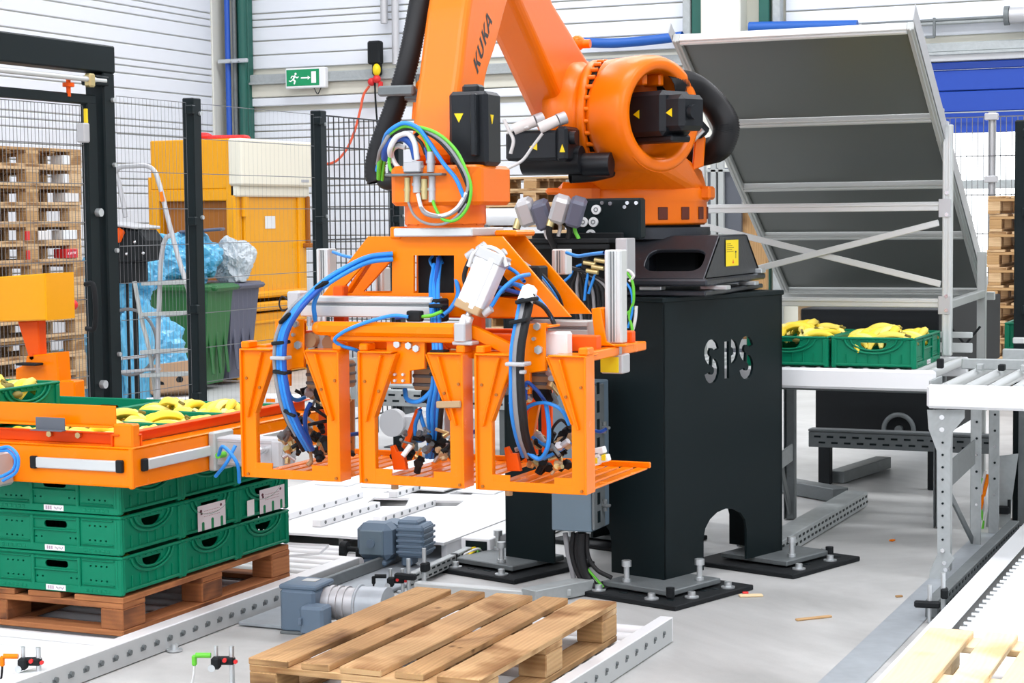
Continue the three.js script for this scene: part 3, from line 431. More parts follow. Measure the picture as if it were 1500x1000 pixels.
// bananas
function bananaGeo(sd) {
  const pts = []; for (let i = 0; i <= 8; i++) { const a = R(-58 + 116 * i / 8); pts.push(V(0.095 * Math.sin(a) * 1.05, 0.095 * (Math.cos(a) - 0.75), 0)); }
  const c = new THREE.CatmullRomCurve3(pts), g = new THREE.TubeGeometry(c, 14, 1, 7, false), p = g.getAttribute('position');
  for (let i = 0; i <= 14; i++) { const u = i / 14, q = c.getPointAt(u), r = 0.0185 * Math.pow(Math.sin(Math.PI * Math.min(0.97, Math.max(0.03, u * 0.94 + 0.03))), 0.42); for (let j = 0; j <= 7; j++) { const k = i * 8 + j, v = V(0, 0, 0).fromBufferAttribute(p, k).sub(q).multiplyScalar(r).add(q); p.setXYZ(k, v.x, v.y, v.z); } }
  g.computeVertexNormals(); return g;
}
const banG = shared([bananaGeo(0)]), banS = shared([T(cyl(0.006, 0.03, 0, 0, 0, 'x', 7), 0.1, -0.008, 0, 0, 0, -0.7)]), banStem = shared([T(sph(0.018, 0, 0, 0, 1.2, 0.8, 1.6), 0, 0, 0)]);
function makeBunch(label, group, n) {
  const t = thing('banana_bunch', label, 'bananas', [0, 0, 0], 0, group), sh = part(t, 'crown', banStem, stemM); sh.position.set(0.11, 0, 0);
  for (let i = 0; i < n; i++) { const a = (i - (n - 1) / 2) * 0.34, m = part(t, 'banana', banG, bananaM[i % 3]); m.rotation.set(rr(-0.25, 0.25) + a * 0.5, a, rr(-0.08, 0.08)); m.position.set(0.005 - 0.02 * Math.abs(a), 0.004 * i, a * 0.085); const s = part(m, 'stem', banS, stemM); }
  return t;
}
const bunchA = makeBunch('bananas', '', 5), bunchB = makeBunch('bananas', '', 4); let bunchUsed = 0;
const spotName = (x, z, turned, k) => { if (k < 2 && Math.abs(x) < 0.12 && Math.abs(z) < 0.05) return (turned ? (k ? 'far' : 'near') : (k ? 'right' : 'left')) + ' top of the heap in the '; const u = turned ? z : x, v = turned ? -x : z, a = v > 0.05 ? 'near' : v < -0.05 ? 'far' : 'middle', b = u > 0.05 ? 'right' : u < -0.05 ? 'left' : 'middle'; return a + ' ' + b + ' part of the '; };
function fillCrate(c, where, top, spots, group) {
  for (const [k, [x, z, a, dy]] of spots.entries()) {
    const src = bunchUsed % 2 ? bunchB : bunchA, wp = V(x, 0, z).applyAxisAngle(V(0, 1, 0), c.rotation.y).add(c.position), lab = 'yellow banana bunch in the ' + (where.startsWith('grip') || where.startsWith('front grip') ? '' : spotName(x, z, Math.abs(c.rotation.y) > 1, spots.length < 4 ? 9 : k)) + where;
    const y = c.position.y + top + (dy ?? 0);
    let b; if (bunchUsed < 2) { b = src; b.position.set(wp.x, y, wp.z); b.rotation.y = a; b.userData.label = lab; b.userData.group = group; } else b = copy(src, lab, [wp.x, y, wp.z], a, group);
    bunchUsed++;
  }
}
const spots6 = (k) => [[-0.08, 0.02, 1.9 + k, 0.03], [0.1, -0.01, 4 - k, 0.028], [-0.19, -0.09, 0.4 + k, 0], [0.02, -0.1, 2.6 - k, 0.012], [0.2, -0.08, 1.2 + k, 0], [-0.18, 0.09, 3.6 + k, 0.006], [0.03, 0.09, 0.2 - k, 0], [0.19, 0.1, 2.1 + k, 0.004]];
cratesTop.forEach(([c, label], i) => { if (i === 0) fillCrate(c, 'nearest framed outer crate', 0.098, spots6(0.3), 'bananas in the nearest framed crate'); if (i === 1) fillCrate(c, 'middle framed outer crate', 0.098, spots6(1.1), 'bananas in the middle framed crate'); if (i === 2) fillCrate(c, 'far framed outer crate', 0.102, spots6(2.3), 'bananas in the far framed crate'); if (i === 4) fillCrate(c, 'framed inner crate', 0.115, [[0.13, 0.07, 0.6, 0], [0.16, -0.08, 2.4, 0]], 'bananas in the inner framed crate'); });
fillCrate(crateTopLeft, 'lone left crate', 0.112, spots6(0.7), 'bananas in the lone left crate');
fillCrate(crateTopLeft, 'grip slot of the lone left crate', 0.06, [[0.0, 0.14, 1.57, 0.0]], 'bananas in the lone left crate');
for (const [l, r, lab] of [[0, 0, 'grip opening of the nearest bottom crate'], [1, 0, 'grip opening of the nearest second layer crate'], [0, 1, 'grip opening of the middle bottom crate'], [1, 1, 'grip opening above the printed notice']]) fillCrate({ position: V(X0, YB + l * CH, ZR[r]), rotation: { y: 0 } }, lab, 0.07, [[0.14, 0.02, 1.45 + l * 0.2, 0.0]], 'bananas behind crate grips');
// brown pallet under the crates
{
  const p = makePallet('wooden_pallet', 'reddish brown wooden pallet carrying the stack of green crates', 1.2, 1.2, woodRed, undefined);
  for (const x of [-0.552, 0.552]) part(p, 'bottom_board', [C(0.1, 0.021, 1.196, 0.003, x, 0.0105, 0)], woodRed[0]);
  p.position.set(-4.607, 0.0785, -6.145); p.rotation.y = Math.PI / 2;
}
// ---------------------------------------------------------------- roller conveyor under the crates
function rail(t, x, z0, z1, y0, h, out, w) { const g = railGeo(x, z0, z1, y0, h, out, w); part(t, 'side_rail', [g[0], g[2]], M.railGrey); part(t, 'rail_flange', [g[1]], M.white); }
function railGeo(x, z0, z1, y0, h, out, w = 0.045) {     // side channel along z: web, wide top flange, bottom lip
  const L = Math.abs(z1 - z0), zc = (z0 + z1) / 2; return [C(0.004, h, L, 0.001, x, y0 + h / 2, zc), C(w, 0.006, L, 0.002, x - out * (w / 2 - 0.002), y0 + h + 0.002, zc), C(w * 0.5, 0.005, L, 0.002, x - out * w * 0.25, y0 + 0.0015, zc)];
}
{
  const t = thing('roller_conveyor', 'white floor level roller conveyor beneath the crate pallet', 'conveyor', [0, 0, 0]);
  rail(t, -3.92, -4.2, -7.2, 0.004, 0.083, 1, 0.07);
  rail(t, -5.28, -4.2, -7.55, 0.004, 0.083, -1, 0.07);
  const rg = shared([cyl(0.033, 1.30, 0, 0, 0, 'x', 14)]);
  for (let z = -4.3; z > -7.5; z -= 0.11) { const m = part(t, 'roller', rg, M.white); m.position.set(-4.6, 0.044, z); }
  const bg = shared([cyl(0.009, 0.012, 0, 0, 0, 'x', 8), C(0.004, 0.016, 0.03, 0.001, -0.003, -0.006, 0)]);
  for (let z = -4.35; z > -7.2; z -= 0.085) { const m = part(t, 'roller_bolt', bg, M.galvDark); m.position.set(-3.914, 0.05, z); }
  for (const z of [-5.7, -6.9]) { part(t, 'anchor', [hex(0.014, 0.02, -3.89, 0.018, z), cyl(0.03, 0.006, -3.89, 0.006, z, 'y', 16)], M.zinc); }
}
// ---------------------------------------------------------------- orange clamping frame round the top crates
{
  const t = thing('clamping_frame', 'orange steel clamping frame closed round the top crate layer', 'clamp frame', [0, 0, 0]);
  const xo = -3.90, zo = -5.475, xi = -5.32, zi = -6.86;
  const side = (x0, z0, x1, z1, nx, nz) => { const L = Math.hypot(x1 - x0, z1 - z0), cx = (x0 + x1) / 2, cz = (z0 + z1) / 2, al = nx ? (w, h, y, o) => C(w, h, L, 0.004, cx + nx * o, y, cz) : (w, h, y, o) => C(L, h, w, 0.004, cx, y, cz + nz * o);
    return [[al(0.008, 0.135, 0.715, 0), al(0.05, 0.008, 0.648, -0.02), al(0.085, 0.008, 0.787, -0.036)], [al(0.006, 0.042, 0.811, nx ? -0.088 : -0.062), al(nx ? 0.035 : 0.02, 0.006, 0.832, nx ? -0.075 : -0.054)]]; };
  for (const [a, b, nm] of [[[xo, zo, xo, zi, 1, 0], 1], [[xo + 0.003, zo, xi, zo, 0, 1], 1], [[xi, zo, xi, zi, -1, 0], 1], [[xo, zi, xi, zi, 0, -1], 1]]) { const [o, i] = side(...a); part(t, 'outer_channel', o, M.orange); if (a[4] === 1 || a[5] === 1) part(t, 'inner_rail', i, M.orangeRed); }
  part(t, 'corner_post', [C(0.085, 0.09, 0.05, 0.006, xo - 0.045, 0.828, zo - 0.035), C(0.02, 0.15, 0.02, 0.004, xo - 0.004, 0.715, zo - 0.004)], M.orange);
  part(t, 'cover_strip', [C(0.36, 0.04, 0.014, 0.004, -4.135, 0.722, zo + 0.012)], M.alu, 'aluminium cover strip');
  part(t, 'cover_strip', [C(0.014, 0.04, 0.44, 0.004, xo + 0.012, 0.722, zo - 0.30)], M.alu, 'aluminium cover strip');
  part(t, 'cover_strip', [C(0.014, 0.04, 0.5, 0.004, xo + 0.012, 0.722, zo - 1.02)], M.alu, 'aluminium cover strip');
  for (const [x, z] of [[-4.325, zo + 0.012], [-3.945, zo + 0.012], [xo + 0.012, zo - 0.06], [xo + 0.012, zo - 0.535]]) part(t, 'strip_end', [C(x === xo + 0.012 ? 0.018 : 0.03, 0.046, x === xo + 0.012 ? 0.03 : 0.018, 0.004, x, 0.722, z)], M.blackMatt);
  part(t, 'guide_plate', [C(0.72, 0.072, 0.006, 0.002, -4.345, 0.9, zo - 0.03), C(0.72, 0.006, 0.05, 0.002, -4.345, 0.862, zo - 0.01)], M.orange);
  part(t, 'angle_bracket', [C(0.13, 0.045, 0.004, 0.001, -4.24, 0.868, zo + 0.02), C(0.14, 0.004, 0.03, 0.001, -4.24, 0.845, zo + 0.034)], M.flap, 'dark angle bracket');
  for (const x of [-4.3, -4.17]) part(t, 'bolt', [hex(0.012, 0.02, x, 0.82, zo - 0.055, 'z')], M.brass);
  const cylP = (x, z, dir, nm) => { const c = part(t, 'air_cylinder', [C(0.26, 0.10, 0.10, 0.008, x + dir * 0.15, 0.73, z), ...[-1, 1].map((s) => C(0.26, 0.022, 0.104, 0.006, x + dir * 0.15, 0.73 + s * 0.044, z))], M.silver, 'grey pneumatic cylinder');
    part(c, 'flange', [C(0.03, 0.15, 0.14, 0.006, x + dir * 0.015, 0.73, z)], M.aluDull); part(c, 'end_cap', [C(0.05, 0.112, 0.112, 0.01, x + dir * 0.29, 0.73, z), cyl(0.042, 0.014, x + dir * 0.318, 0.73, z, 'x', 24)], M.silver);
    part(c, 'fitting', [cyl(0.014, 0.06, x + dir * 0.245, 0.745, z + 0.075, 'z', 10), cyl(0.016, 0.03, x + dir * 0.245, 0.745, z + 0.10, 'z', 6)], M.chrome); part(c, 'fitting', [cyl(0.012, 0.05, x + dir * 0.06, 0.72, z + 0.07, 'z', 10)], M.hoseGreen);
    part(c, 'hose', [tube([V(x + dir * 0.06, 0.72, z + 0.09), V(x + dir * 0.1, 0.76, z + 0.12), V(x + dir * 0.16, 0.70, z + 0.12), V(x + dir * 0.15, 0.62, z + 0.09)], 0.007, 24), tube([V(x + dir * 0.13, 0.76, z + 0.08), V(x + dir * 0.11, 0.70, z + 0.11), V(x + dir * 0.05, 0.64, z + 0.10)], 0.007, 24)], M.hoseBlue); return c; };
  cylP(xo + 0.006, -6.03, 1).position.y = -0.012;
  part(t, 'air_cylinder', [C(0.11, 0.13, 0.2, 0.01, -4.47, 0.70, zo + 0.11)], M.silver, 'grey pneumatic cylinder');
  part(t, 'hose', [tube(ats([[0, 660], [12, 660], [22, 672], [20, 686], [6, 696], [-8, 700]], 'z', zo + 0.23), 0.006, 30), tube(ats([[0, 656], [14, 655], [26, 668], [24, 690], [4, 704]], 'z', zo + 0.235), 0.006, 30)], M.hoseBlue);
  part(t, 'rear_support', [C(0.1, 0.66, 0.1, 0.008, xi - 0.06, 0.33, zi + 0.2), C(0.1, 0.66, 0.1, 0.008, xi - 0.06, 0.33, zo - 0.2)], M.orange);
}
{
  const Z = -6.98, t = thing('orange_actuator', 'flat orange box on a tapered arm rising behind the crates at the left edge', 'actuator', [0, 0, 0]), p = (x, y) => { const q = at(x, y, 'z', Z); return [q.x, q.y]; };
  part(t, 'cover', [ext([p(-25, 407), p(-25, 472), p(72, 469), p(70, 400)], 0.22, 0.006).translate(0, 0, Z - 0.2)], M.baler);
  part(t, 'arm', [ext([p(13, 472), p(30, 528), p(46, 524), p(44, 470)], 0.06, 0.006).translate(0, 0, Z - 0.12)], M.orangeRed);
  part(t, 'bracket', [ext([p(14, 560), p(14, 541), p(28, 534), p(30, 522), p(75, 517), p(78, 560)], 0.1, 0.006).translate(0, 0, Z - 0.14), C(0.3, p(0, 556)[1], 0.08, 0.006, p(45, 0)[0], p(0, 556)[1] / 2, Z - 0.09)], M.orange);
  part(t, 'rubber_pad', [C(0.12, 0.012, 0.06, 0.004, p(43, 533)[0], p(43, 533)[1], Z)], M.blackMatt); part(t, 'bolt', [hex(0.014, 0.02, p(38, 524)[0], p(38, 524)[1], Z - 0.05, 'z')], M.orangeRed);
}
// ---------------------------------------------------------------- robot pedestal
const PC = [-2.825, 0, -7.928], PR = R(-18);
{
  const t = thing('robot_pedestal', 'tall black steel pedestal with cut out letters carrying the orange robot', 'pedestal', PC, PR), h = 0.452, y0 = 0.055, y1 = 1.235, th = 0.012;
  // letters cut through the right face (stencil style: slots)
  const arch = (x0, x1, yt) => { const o = [[x0, y0], [x0, yt - 0.11]]; for (let i = 0; i <= 8; i++) { const a = Math.PI * (1 - i / 8); o.push([(x0 + x1) / 2 + (x1 - x0) / 2 * Math.cos(a), yt - 0.11 + 0.11 * Math.sin(a)]); } o.push([x1, y0]); return o; };
  const facePts = (x0, x1) => [[-h, y0], ...arch(x0, x1, y0 + 0.25), [h, y0], [h, y1], [-h, y1]];
  const arcS = (cx, cy, r, a0, a1, w) => { const o = [], n = 10; for (let i = 0; i <= n; i++) { const a = R(a0 + (a1 - a0) * i / n); o.push([cx + (r + w / 2) * Math.cos(a), cy + (r + w / 2) * Math.sin(a) * 1.05]); } for (let i = n; i >= 0; i--) { const a = R(a0 + (a1 - a0) * i / n); o.push([cx + (r - w / 2) * Math.cos(a), cy + (r - w / 2) * Math.sin(a) * 1.05]); } return o; };
  const S = (x, y, k) => [arcS(x, y + 0.04, 0.036, 15, 262, 0.038), arcS(x, y - 0.04, 0.036, 195, 442, 0.038)];
  const letters = [...S(-0.10, 0.965, 1), rect(-0.004, 0.882, 0.03, 1.046), arcS(0.046, 1.0, 0.036, -88, 88, 0.036), ...S(0.165, 0.965, 1)];
  const right = ext(facePts(-0.165, 0.165), th, 0, letters).translate(0, 0, -th).rotateY(Math.PI / 2).translate(h, 0, 0);
  const front = ext(facePts(-0.165, 0.165), th).translate(0, 0, -th).translate(0, 0, h - 0.001);
  const left = ext(facePts(-0.165, 0.165), th, 0, [rrect(-0.3, 0.5, 0.36, 1.12, 0.05)]).rotateY(Math.PI / 2).translate(-h, 0, 0), back = ext(facePts(-0.165, 0.165), th, 0, [rrect(-0.36, 0.5, 0.36, 1.12, 0.05)]).translate(0, 0, -h + 0.001);
  part(t, 'side_plate', [right], M.black, 'side plate with the letters SPS cut out'); part(t, 'side_plate', [front], M.black); part(t, 'side_plate', [left], M.black); part(t, 'side_plate', [back], M.black);
  part(t, 'top_plate', [C(0.92, 0.022, 0.92, 0.004, 0, y1 + 0.011, 0)], M.black);
  for (const [x, z] of [[h - 0.03, h - 0.02], [-h + 0.02, h - 0.02], [h - 0.02, -h + 0.05], [-h + 0.02, -h + 0.02]]) {
    const o = [x + Math.sign(x) * 0.01, z + Math.sign(z) * 0.01];
    part(t, 'base_plate', [C(0.56, 0.022, 0.56, 0.004, o[0], 0.0115, o[1])], M.blackMatt); const f = part(t, 'foot_plate', [C(0.36, 0.024, 0.36, 0.004, o[0], 0.043, o[1])], M.galvDark);
    for (const [i, j] of [[0.23, -0.16], [0.23, 0.1], [0.12, 0.23], [-0.16, 0.23]]) { part(t, 'anchor_bolt', [hex(0.016, 0.022, o[0] + i * Math.sign(x), 0.037, o[1] + j * Math.sign(z)), cyl(0.03, 0.006, o[0] + i * Math.sign(x), 0.0255, o[1] + j * Math.sign(z), 'y', 16)], M.zinc); }
    for (const [i, j] of [[0.19, -0.04], [0.2, -0.1], [-0.05, 0.2], [0.2, 0.2], [0.04, 0.21]]) part(t, 'slot_hole', [C(0.035, 0.003, 0.018, 0.001, o[0] + i * Math.sign(x), 0.0232, o[1] + j * Math.sign(z))], M.black);
    for (const [i, j] of [[0.14, -0.08], [-0.08, 0.14]]) part(f, 'levelling_bolt', [hex(0.021, 0.026, o[0] + i * Math.sign(x), 0.135, o[1] + j * Math.sign(z)), cyl(0.012, 0.08, o[0] + i * Math.sign(x), 0.09, o[1] + j * Math.sign(z), 'y', 12), hex(0.019, 0.014, o[0] + i * Math.sign(x), 0.063, o[1] + j * Math.sign(z))], M.zinc);
    part(f, 'corner_pin', [cyl(0.018, 0.04, o[0] + 0.178 * Math.sign(x), 0.05, o[1] + 0.178 * Math.sign(z), 'y', 12)], M.blackMatt);
  }
}
// ---------------------------------------------------------------- robot
const RB = thing('palletising_robot', 'large orange palletising robot arm with black motors on the black pedestal', 'robot', [-2.80, 0, -7.87], R(3.73));
{
  const t = RB, cast = part(t, 'base_casting', (() => {   // bridge shaped casting, square to the hall
    const g = [], hw = 0.39, tz = 0.215, bz = 0.43, yb = 1.335, yt = 1.512, x0 = 0.115, dx = 0.03;
    const sl = Math.hypot(bz - tz, yt - yb), al = Math.atan2(yt - yb, bz - tz);
    for (const s of [1, -1]) {
      const hole = rrect(0.10, 0.05, 0.36, 0.19, 0.05);
      const holes = s > 0 ? [hole, hole.map(([x, y]) => [-x, y])] : [];
      g.push(T(ext(rect(-hw, 0, hw, sl), 0.02, 0.003, holes).translate(0, 0, -0.02), 0, 0, 0).applyMatrix4(new THREE.Matrix4().makeRotationX(-(Math.PI / 2 - al))).translate(0, yb, bz).applyMatrix4(new THREE.Matrix4().makeRotationY(s > 0 ? 0 : Math.PI)));
    }
    for (const x of [hw, -hw + 0.03]) g.push(ext([[-bz + 0.004, yb], [bz - 0.004, yb], [tz - 0.002, yt], [-tz + 0.002, yt]], 0.03, 0.004).rotateY(-Math.PI / 2).translate(x, 0, 0));
    g.push(C(hw * 2 - 0.004, 0.024, tz * 2, 0.006, 0, yt - 0.010, 0), C(0.16, 0.14, 0.5, 0.01, 0, 1.41, 0), cyl(0.27, 0.05, 0, 1.525, 0, 'y', 48));
    g.push(C(0.82, 0.03, 0.9, 0.008, 0, 1.318, 0), C(0.8, 0.022, 0.88, 0.005, 0, 1.272, 0));
    return g.map((q) => q.translate(dx, 0, 0));
  })(), M.cast);
  cast.rotation.y = R(-3.73);
  part(cast, 'adapter_block', [C(0.1, 0.018, 0.06, 0.003, 0.18, 1.293, 0.40), C(0.12, 0.018, 0.06, 0.003, 0.43, 1.293, 0.30), C(0.08, 0.018, 0.06, 0.003, 0.43, 1.293, -0.2), C(0.1, 0.022, 0.07, 0.003, 0.40, 1.344, -0.38), C(0.1, 0.018, 0.06, 0.003, -0.25, 1.293, 0.35)], M.zinc);
  part(cast, 'dark_core', [C(0.6, 0.16, 0.3, 0.01, 0, 1.41, 0)], M.blackMatt);
  part(cast, 'warning_label', [keep(T(plate(0.19, 0.115), 0, 0, 0).rotateY(Math.PI / 2).translate(0.4235, 1.435, 0.03))], card(190, 120, (g, w, h) => { g.fillStyle = '#ffe11a'; g.fillRect(0, 0, w, h); g.fillStyle = '#e85a12'; g.beginPath(); g.moveTo(96, 108); g.lineTo(122, 108); g.lineTo(109, 88); g.fill(); g.fillStyle = '#a88a10'; for (let i = 0; i < 5; i++) g.fillRect(14, 16 + i * 9, 60 + (i * 23) % 50, 3); g.fillStyle = '#222'; g.fillRect(146, 52, 8, 34); g.fillRect(138, 52, 22, 7); }), 'yellow warning label');
  // rotating column
  part(t, 'turntable', [lathe([[0, 1.56], [0.272, 1.56], [0.285, 1.572], [0.285, 1.66], [0.295, 1.668], [0.295, 1.712], [0.28, 1.735], [0.20, 1.76], [0, 1.76]], 64), C(0.2, 0.13, 0.2, 0.03, -0.22, 1.69, 0.20), C(0.14, 0.03, 0.1, 0.01, -0.3, 1.715, 0.24), C(0.05, 0.06, 0.1, 0.01, 0.30, 1.70, 0.02)], M.robot);
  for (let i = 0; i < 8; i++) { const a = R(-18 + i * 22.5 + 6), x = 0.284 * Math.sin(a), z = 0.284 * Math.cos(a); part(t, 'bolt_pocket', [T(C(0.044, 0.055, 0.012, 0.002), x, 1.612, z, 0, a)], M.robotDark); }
  part(t, 'turntable_seal', [cyl(0.255, 0.022, 0, 1.551, 0, 'y', 48)], M.blackMatt);
  const A2 = V(0.03, 2.03, 0.33), ob = R(62);                     // shoulder housing: bucket opening to the front right
  const ax = (g) => g.rotateZ(-Math.PI / 2).rotateY(-R(28)).translate(A2.x, A2.y, A2.z);
  const lower = () => { const p = []; for (let i = 0; i < 24; i++) { const a = i / 24 * 6.2832; p.push(V(0.262 * Math.cos(a), 1.72, 0.262 * Math.sin(a))); } for (let i = 0; i < 24; i++) { const a = i / 24 * 6.2832; p.push(V(0.285 * Math.cos(a), 1.715, 0.285 * Math.sin(a)), V(0.262 * Math.cos(a), 1.80, 0.262 * Math.sin(a))); } for (const q of [-0.03, 0.12, 0.185]) for (let i = -4; i <= 4; i++) { const a = R(i * 10.5), v = V(q, -0.245 * Math.cos(a), 0.245 * Math.sin(a)); v.applyAxisAngle(V(0, 1, 0), -R(28)).add(A2); p.push(v); } return new ConvexGeometry(p); };
  part(t, 'shoulder_housing', [ax(lathe([[0, -0.03], [0.215, -0.03], [0.245, -0.015], [0.255, 0.02], [0.257, 0.10], [0.252, 0.16], [0.24, 0.19], [0.222, 0.2], [0.198, 0.197], [0.183, 0.182], [0.178, 0.0], [0, 0.0]], 72)), lower(),
    lathe([[0, -0.075], [0.235, -0.075], [0.25, -0.062], [0.255, -0.01], [0.24, 0.03], [0, 0.03]].map(([r, y]) => [r, y]), 64).rotateZ(-Math.PI / 2).translate(0, A2.y, A2.z - 0.03)], M.robot);
  part(t, 'bearing_ring', [lathe([[0, 0], [0.238, 0], [0.238, 0.045], [0, 0.045]], 64).rotateZ(-Math.PI / 2).translate(-0.105, A2.y, A2.z - 0.03)], M.blackMatt);
  for (let i = 0; i < 30; i++) { const a = i / 30 * 6.2832; part(t, 'flange_screw', [cyl(0.010, 0.03, -0.088, A2.y + 0.243 * Math.cos(a), A2.z - 0.03 + 0.243 * Math.sin(a), 'x', 8)], M.robot); }
  part(t, 'shoulder_motor', [ax(T(C(0.19, 0.24, 0.19, 0.02), 0, 0.17, 0)), ax(T(C(0.15, 0.12, 0.15, 0.02), 0.0, 0.32, 0)), ax(T(C(0.03, 0.3, 0.12, 0.008), 0.105, 0.16, 0)), ax(T(cyl(0.03, 0.03), 0.0, 0.39, 0.02))], M.motor);
  for (const [a, b, r] of [[0.14, 0.0965, 0], [0.31, 0.0765, 0]]) part(t, 'hazard_mark', [ax(T(ext([[-0.018, 0.016], [0.018, 0.016], [0, -0.018]].reverse(), 0.002), 0, a, b))], M.yellow);
  for (const [z, y] of [[0.40, 1.90], [0.30, 1.93]]) part(t, 'inner_bracket', [ax(T(C(0.05, 0.1, 0.03, 0.006), -0.15, 0.1, z - 0.35))], M.robot);
  // link arm: hub and leaning box arm
  const hubZ = A2.z - 0.03;
  part(t, 'link_arm', [lathe([[0, 0], [0.238, 0], [0.25, 0.012], [0.25, 0.03], [0.24, 0.045], [0.228, 0.05], [0.228, 0.07], [0.245, 0.085], [0.245, 0.15], [0.235, 0.2], [0, 0.2]], 64).rotateZ(Math.PI / 2).translate(-0.098, A2.y, hubZ),
    (() => { const f = (x, y) => { const q = at(x, y, 'x', -0.235, t); return [q.z, q.y]; }, lo = [f(852, 225), f(838, 198), f(790, 90), f(750, 0)], hi = [f(805, 0), f(857, 86), f(868, 92)]; const dir = [lo[3][0] - lo[1][0], lo[3][1] - lo[1][1]], k = 0.75; const g = ext([...lo, [lo[3][0] + dir[0] * k, lo[3][1] + dir[1] * k], [lo[3][0] + dir[0] * k - 0.06, lo[3][1] + dir[1] * k + 0.34], [hi[0][0] + dir[0] * k * 0.8, hi[0][1] + dir[1] * k * 0.8 + 0.06], ...hi, [hubZ - 0.1, A2.y + 0.1], [hubZ, A2.y - 0.2]], 0.18, 0.04, [], 5); return g.rotateY(-Math.PI / 2).translate(-0.215, 0, 0); })(),
    lathe([[0, 0], [0.19, 0], [0.2, 0.01], [0.2, 0.26], [0.19, 0.27], [0, 0.27]], 48).rotateZ(Math.PI / 2).translate(-0.16, 2.82, 1.55)], M.robot);
  part(t, 'valve_knob', (() => { const q = at(846, 63, 'x', -0.28, t); return [sph(0.035, q.x, q.y, q.z), C(0.05, 0.03, 0.08, 0.01, q.x, q.y + 0.01, q.z - 0.01), cyl(0.02, 0.06, q.x + 0.03, q.y - 0.005, q.z, 'x', 14)]; })(), M.robot);
  // forearm
  part(t, 'forearm', [(() => { const pts = [[1.36, 2.97], [1.62, 3.0], [2.06, 2.62], [2.23, 2.33], [2.315, 2.10], [2.372, 1.94], [2.385, 1.80], [2.2, 1.78], [2.10, 1.86], [2.085, 2.05], [1.965, 2.20], [1.835, 2.369], [1.55, 2.62], [1.34, 2.74]]; const fine = new THREE.CatmullRomCurve3(pts.map(([a, b]) => V(a, b, 0)), true, 'centripetal').getPoints(90).map((v) => [v.x, v.y]); return ext(fine.slice(0, 90), 0.155, 0.026, [], 4).rotateY(-Math.PI / 2).translate(0.035, 0, 0); })(),
    lathe([[0, 0], [0.20, 0], [0.215, 0.015], [0.215, 0.20], [0, 0.21]], 48).rotateZ(Math.PI / 2).translate(0.07, 2.84, 1.5)], M.robot);
  part(t, 'brand_lettering', [(() => { const X = 0.0358, p0 = at(698, 100, 'x', X, t), p1 = at(723, 10, 'x', X, t), d = p1.clone().sub(p0), L = d.length(), g = plate(L * 1.14, L * 0.29), u = d.normalize(), n = V(1, 0, 0), v = V(0, 0, 0).crossVectors(n, u); g.applyMatrix4(new THREE.Matrix4().makeBasis(u, v, n)); const m = at(709, 55, 'x', X, t); return keep(g.translate(m.x, m.y, m.z)); })()], (() => { const c = document.createElement('canvas'); c.width = 512; c.height = 120; const g = c.getContext('2d'); g.clearRect(0, 0, 512, 120); g.fillStyle = '#23262b'; g.font = 'bold 118px sans-serif'; g.setTransform(1.28, 0, -0.22, 1, 34, 0); g.fillText('KUKA', 4, 102); const t2 = new THREE.CanvasTexture(c); t2.colorSpace = THREE.SRGBColorSpace; return std({ map: t2, transparent: true, alphaTest: 0.4, roughness: 0.5 }); })(), 'dark brand lettering along the forearm');
  // wrist
  const wrist = part(t, 'wrist', [ext(rrect(-0.155, -0.2, 0.165, 0.12, 0.04), 0.13, 0.012).rotateX(Math.PI / 2).translate(0.0, 1.772, 2.38), cyl(0.135, 0.06, -0.01, 1.612, 2.36, 'y', 40), cyl(0.12, 0.03, -0.01, 1.655, 2.36, 'y', 40)], M.robot);
  part(wrist, 'wrist_flange', [cyl(0.128, 0.03, -0.01, 1.567, 2.36, 'y', 40), ...Array.from({ length: 14 }, (_, i) => T(C(0.02, 0.018, 0.01, 0.002), -0.01 + 0.128 * Math.sin(i * 0.449), 1.587, 2.36 + 0.128 * Math.cos(i * 0.449), 0, i * 0.449))], M.robot);
  part(wrist, 'scoop', [T(new THREE.CylinderGeometry(0.045, 0.012, 0.1, 24), 0.115, 1.715, 2.47)], M.robot);
  part(t, 'wrist_motor', [C(0.135, 0.24, 0.135, 0.012, 0.105, 1.89, 2.375), C(0.06, 0.03, 0.06, 0.008, 0.1, 2.02, 2.375), C(0.02, 0.2, 0.09, 0.004, 0.135, 1.90, 2.43)], M.motor);
  part(t, 'hazard_mark', [ext([[-0.016, 0.014], [0, -0.016], [0.016, 0.014]].reverse(), 0.002).translate(0.075, 1.925, 2.4422)], M.yellow);
  part(t, 'hazard_mark', [ext([[-0.014, 0.014], [0, -0.016], [0.014, 0.014]].reverse(), 0.002).rotateY(Math.PI / 2).translate(0.1727, 1.92, 2.40)], M.yellow);
  part(t, 'wrist_label', [C(0.06, 0.03, 0.003, 0.001, 0.02, 1.66, 2.482)], M.whiteMatt);
  // motor reaching out to the left of the hub, with two cable plugs
  const mz = 0.72, q = (x, y, z = mz) => at(x, y, 'z', z, t), mc = q(785, 213);
  const mo = part(t, 'arm_motor', [C(0.235, 0.125, 0.16, 0.012, mc.x - 0.02, mc.y, mz - 0.08), C(0.05, 0.145, 0.18, 0.012, mc.x + 0.115, mc.y + 0.005, mz - 0.08), cyl(0.028, 0.03, mc.x + 0.15, mc.y + 0.03, mz - 0.04, 'x', 16), T(cyl(0.06, 0.26, 0, 0, 0, 'x', 24), mc.x + 0.03, mc.y - 0.06, mz - 0.13), cyl(0.05, 0.12, mc.x + 0.22, mc.y - 0.08, mz - 0.16, 'x', 20)], M.motor);
  part(mo, 'hazard_mark', [ext([[0.016, -0.016], [0.016, 0.016], [-0.018, 0]], 0.002).translate(mc.x - 0.01, mc.y - 0.005, mz + 0.0005)], M.yellow);
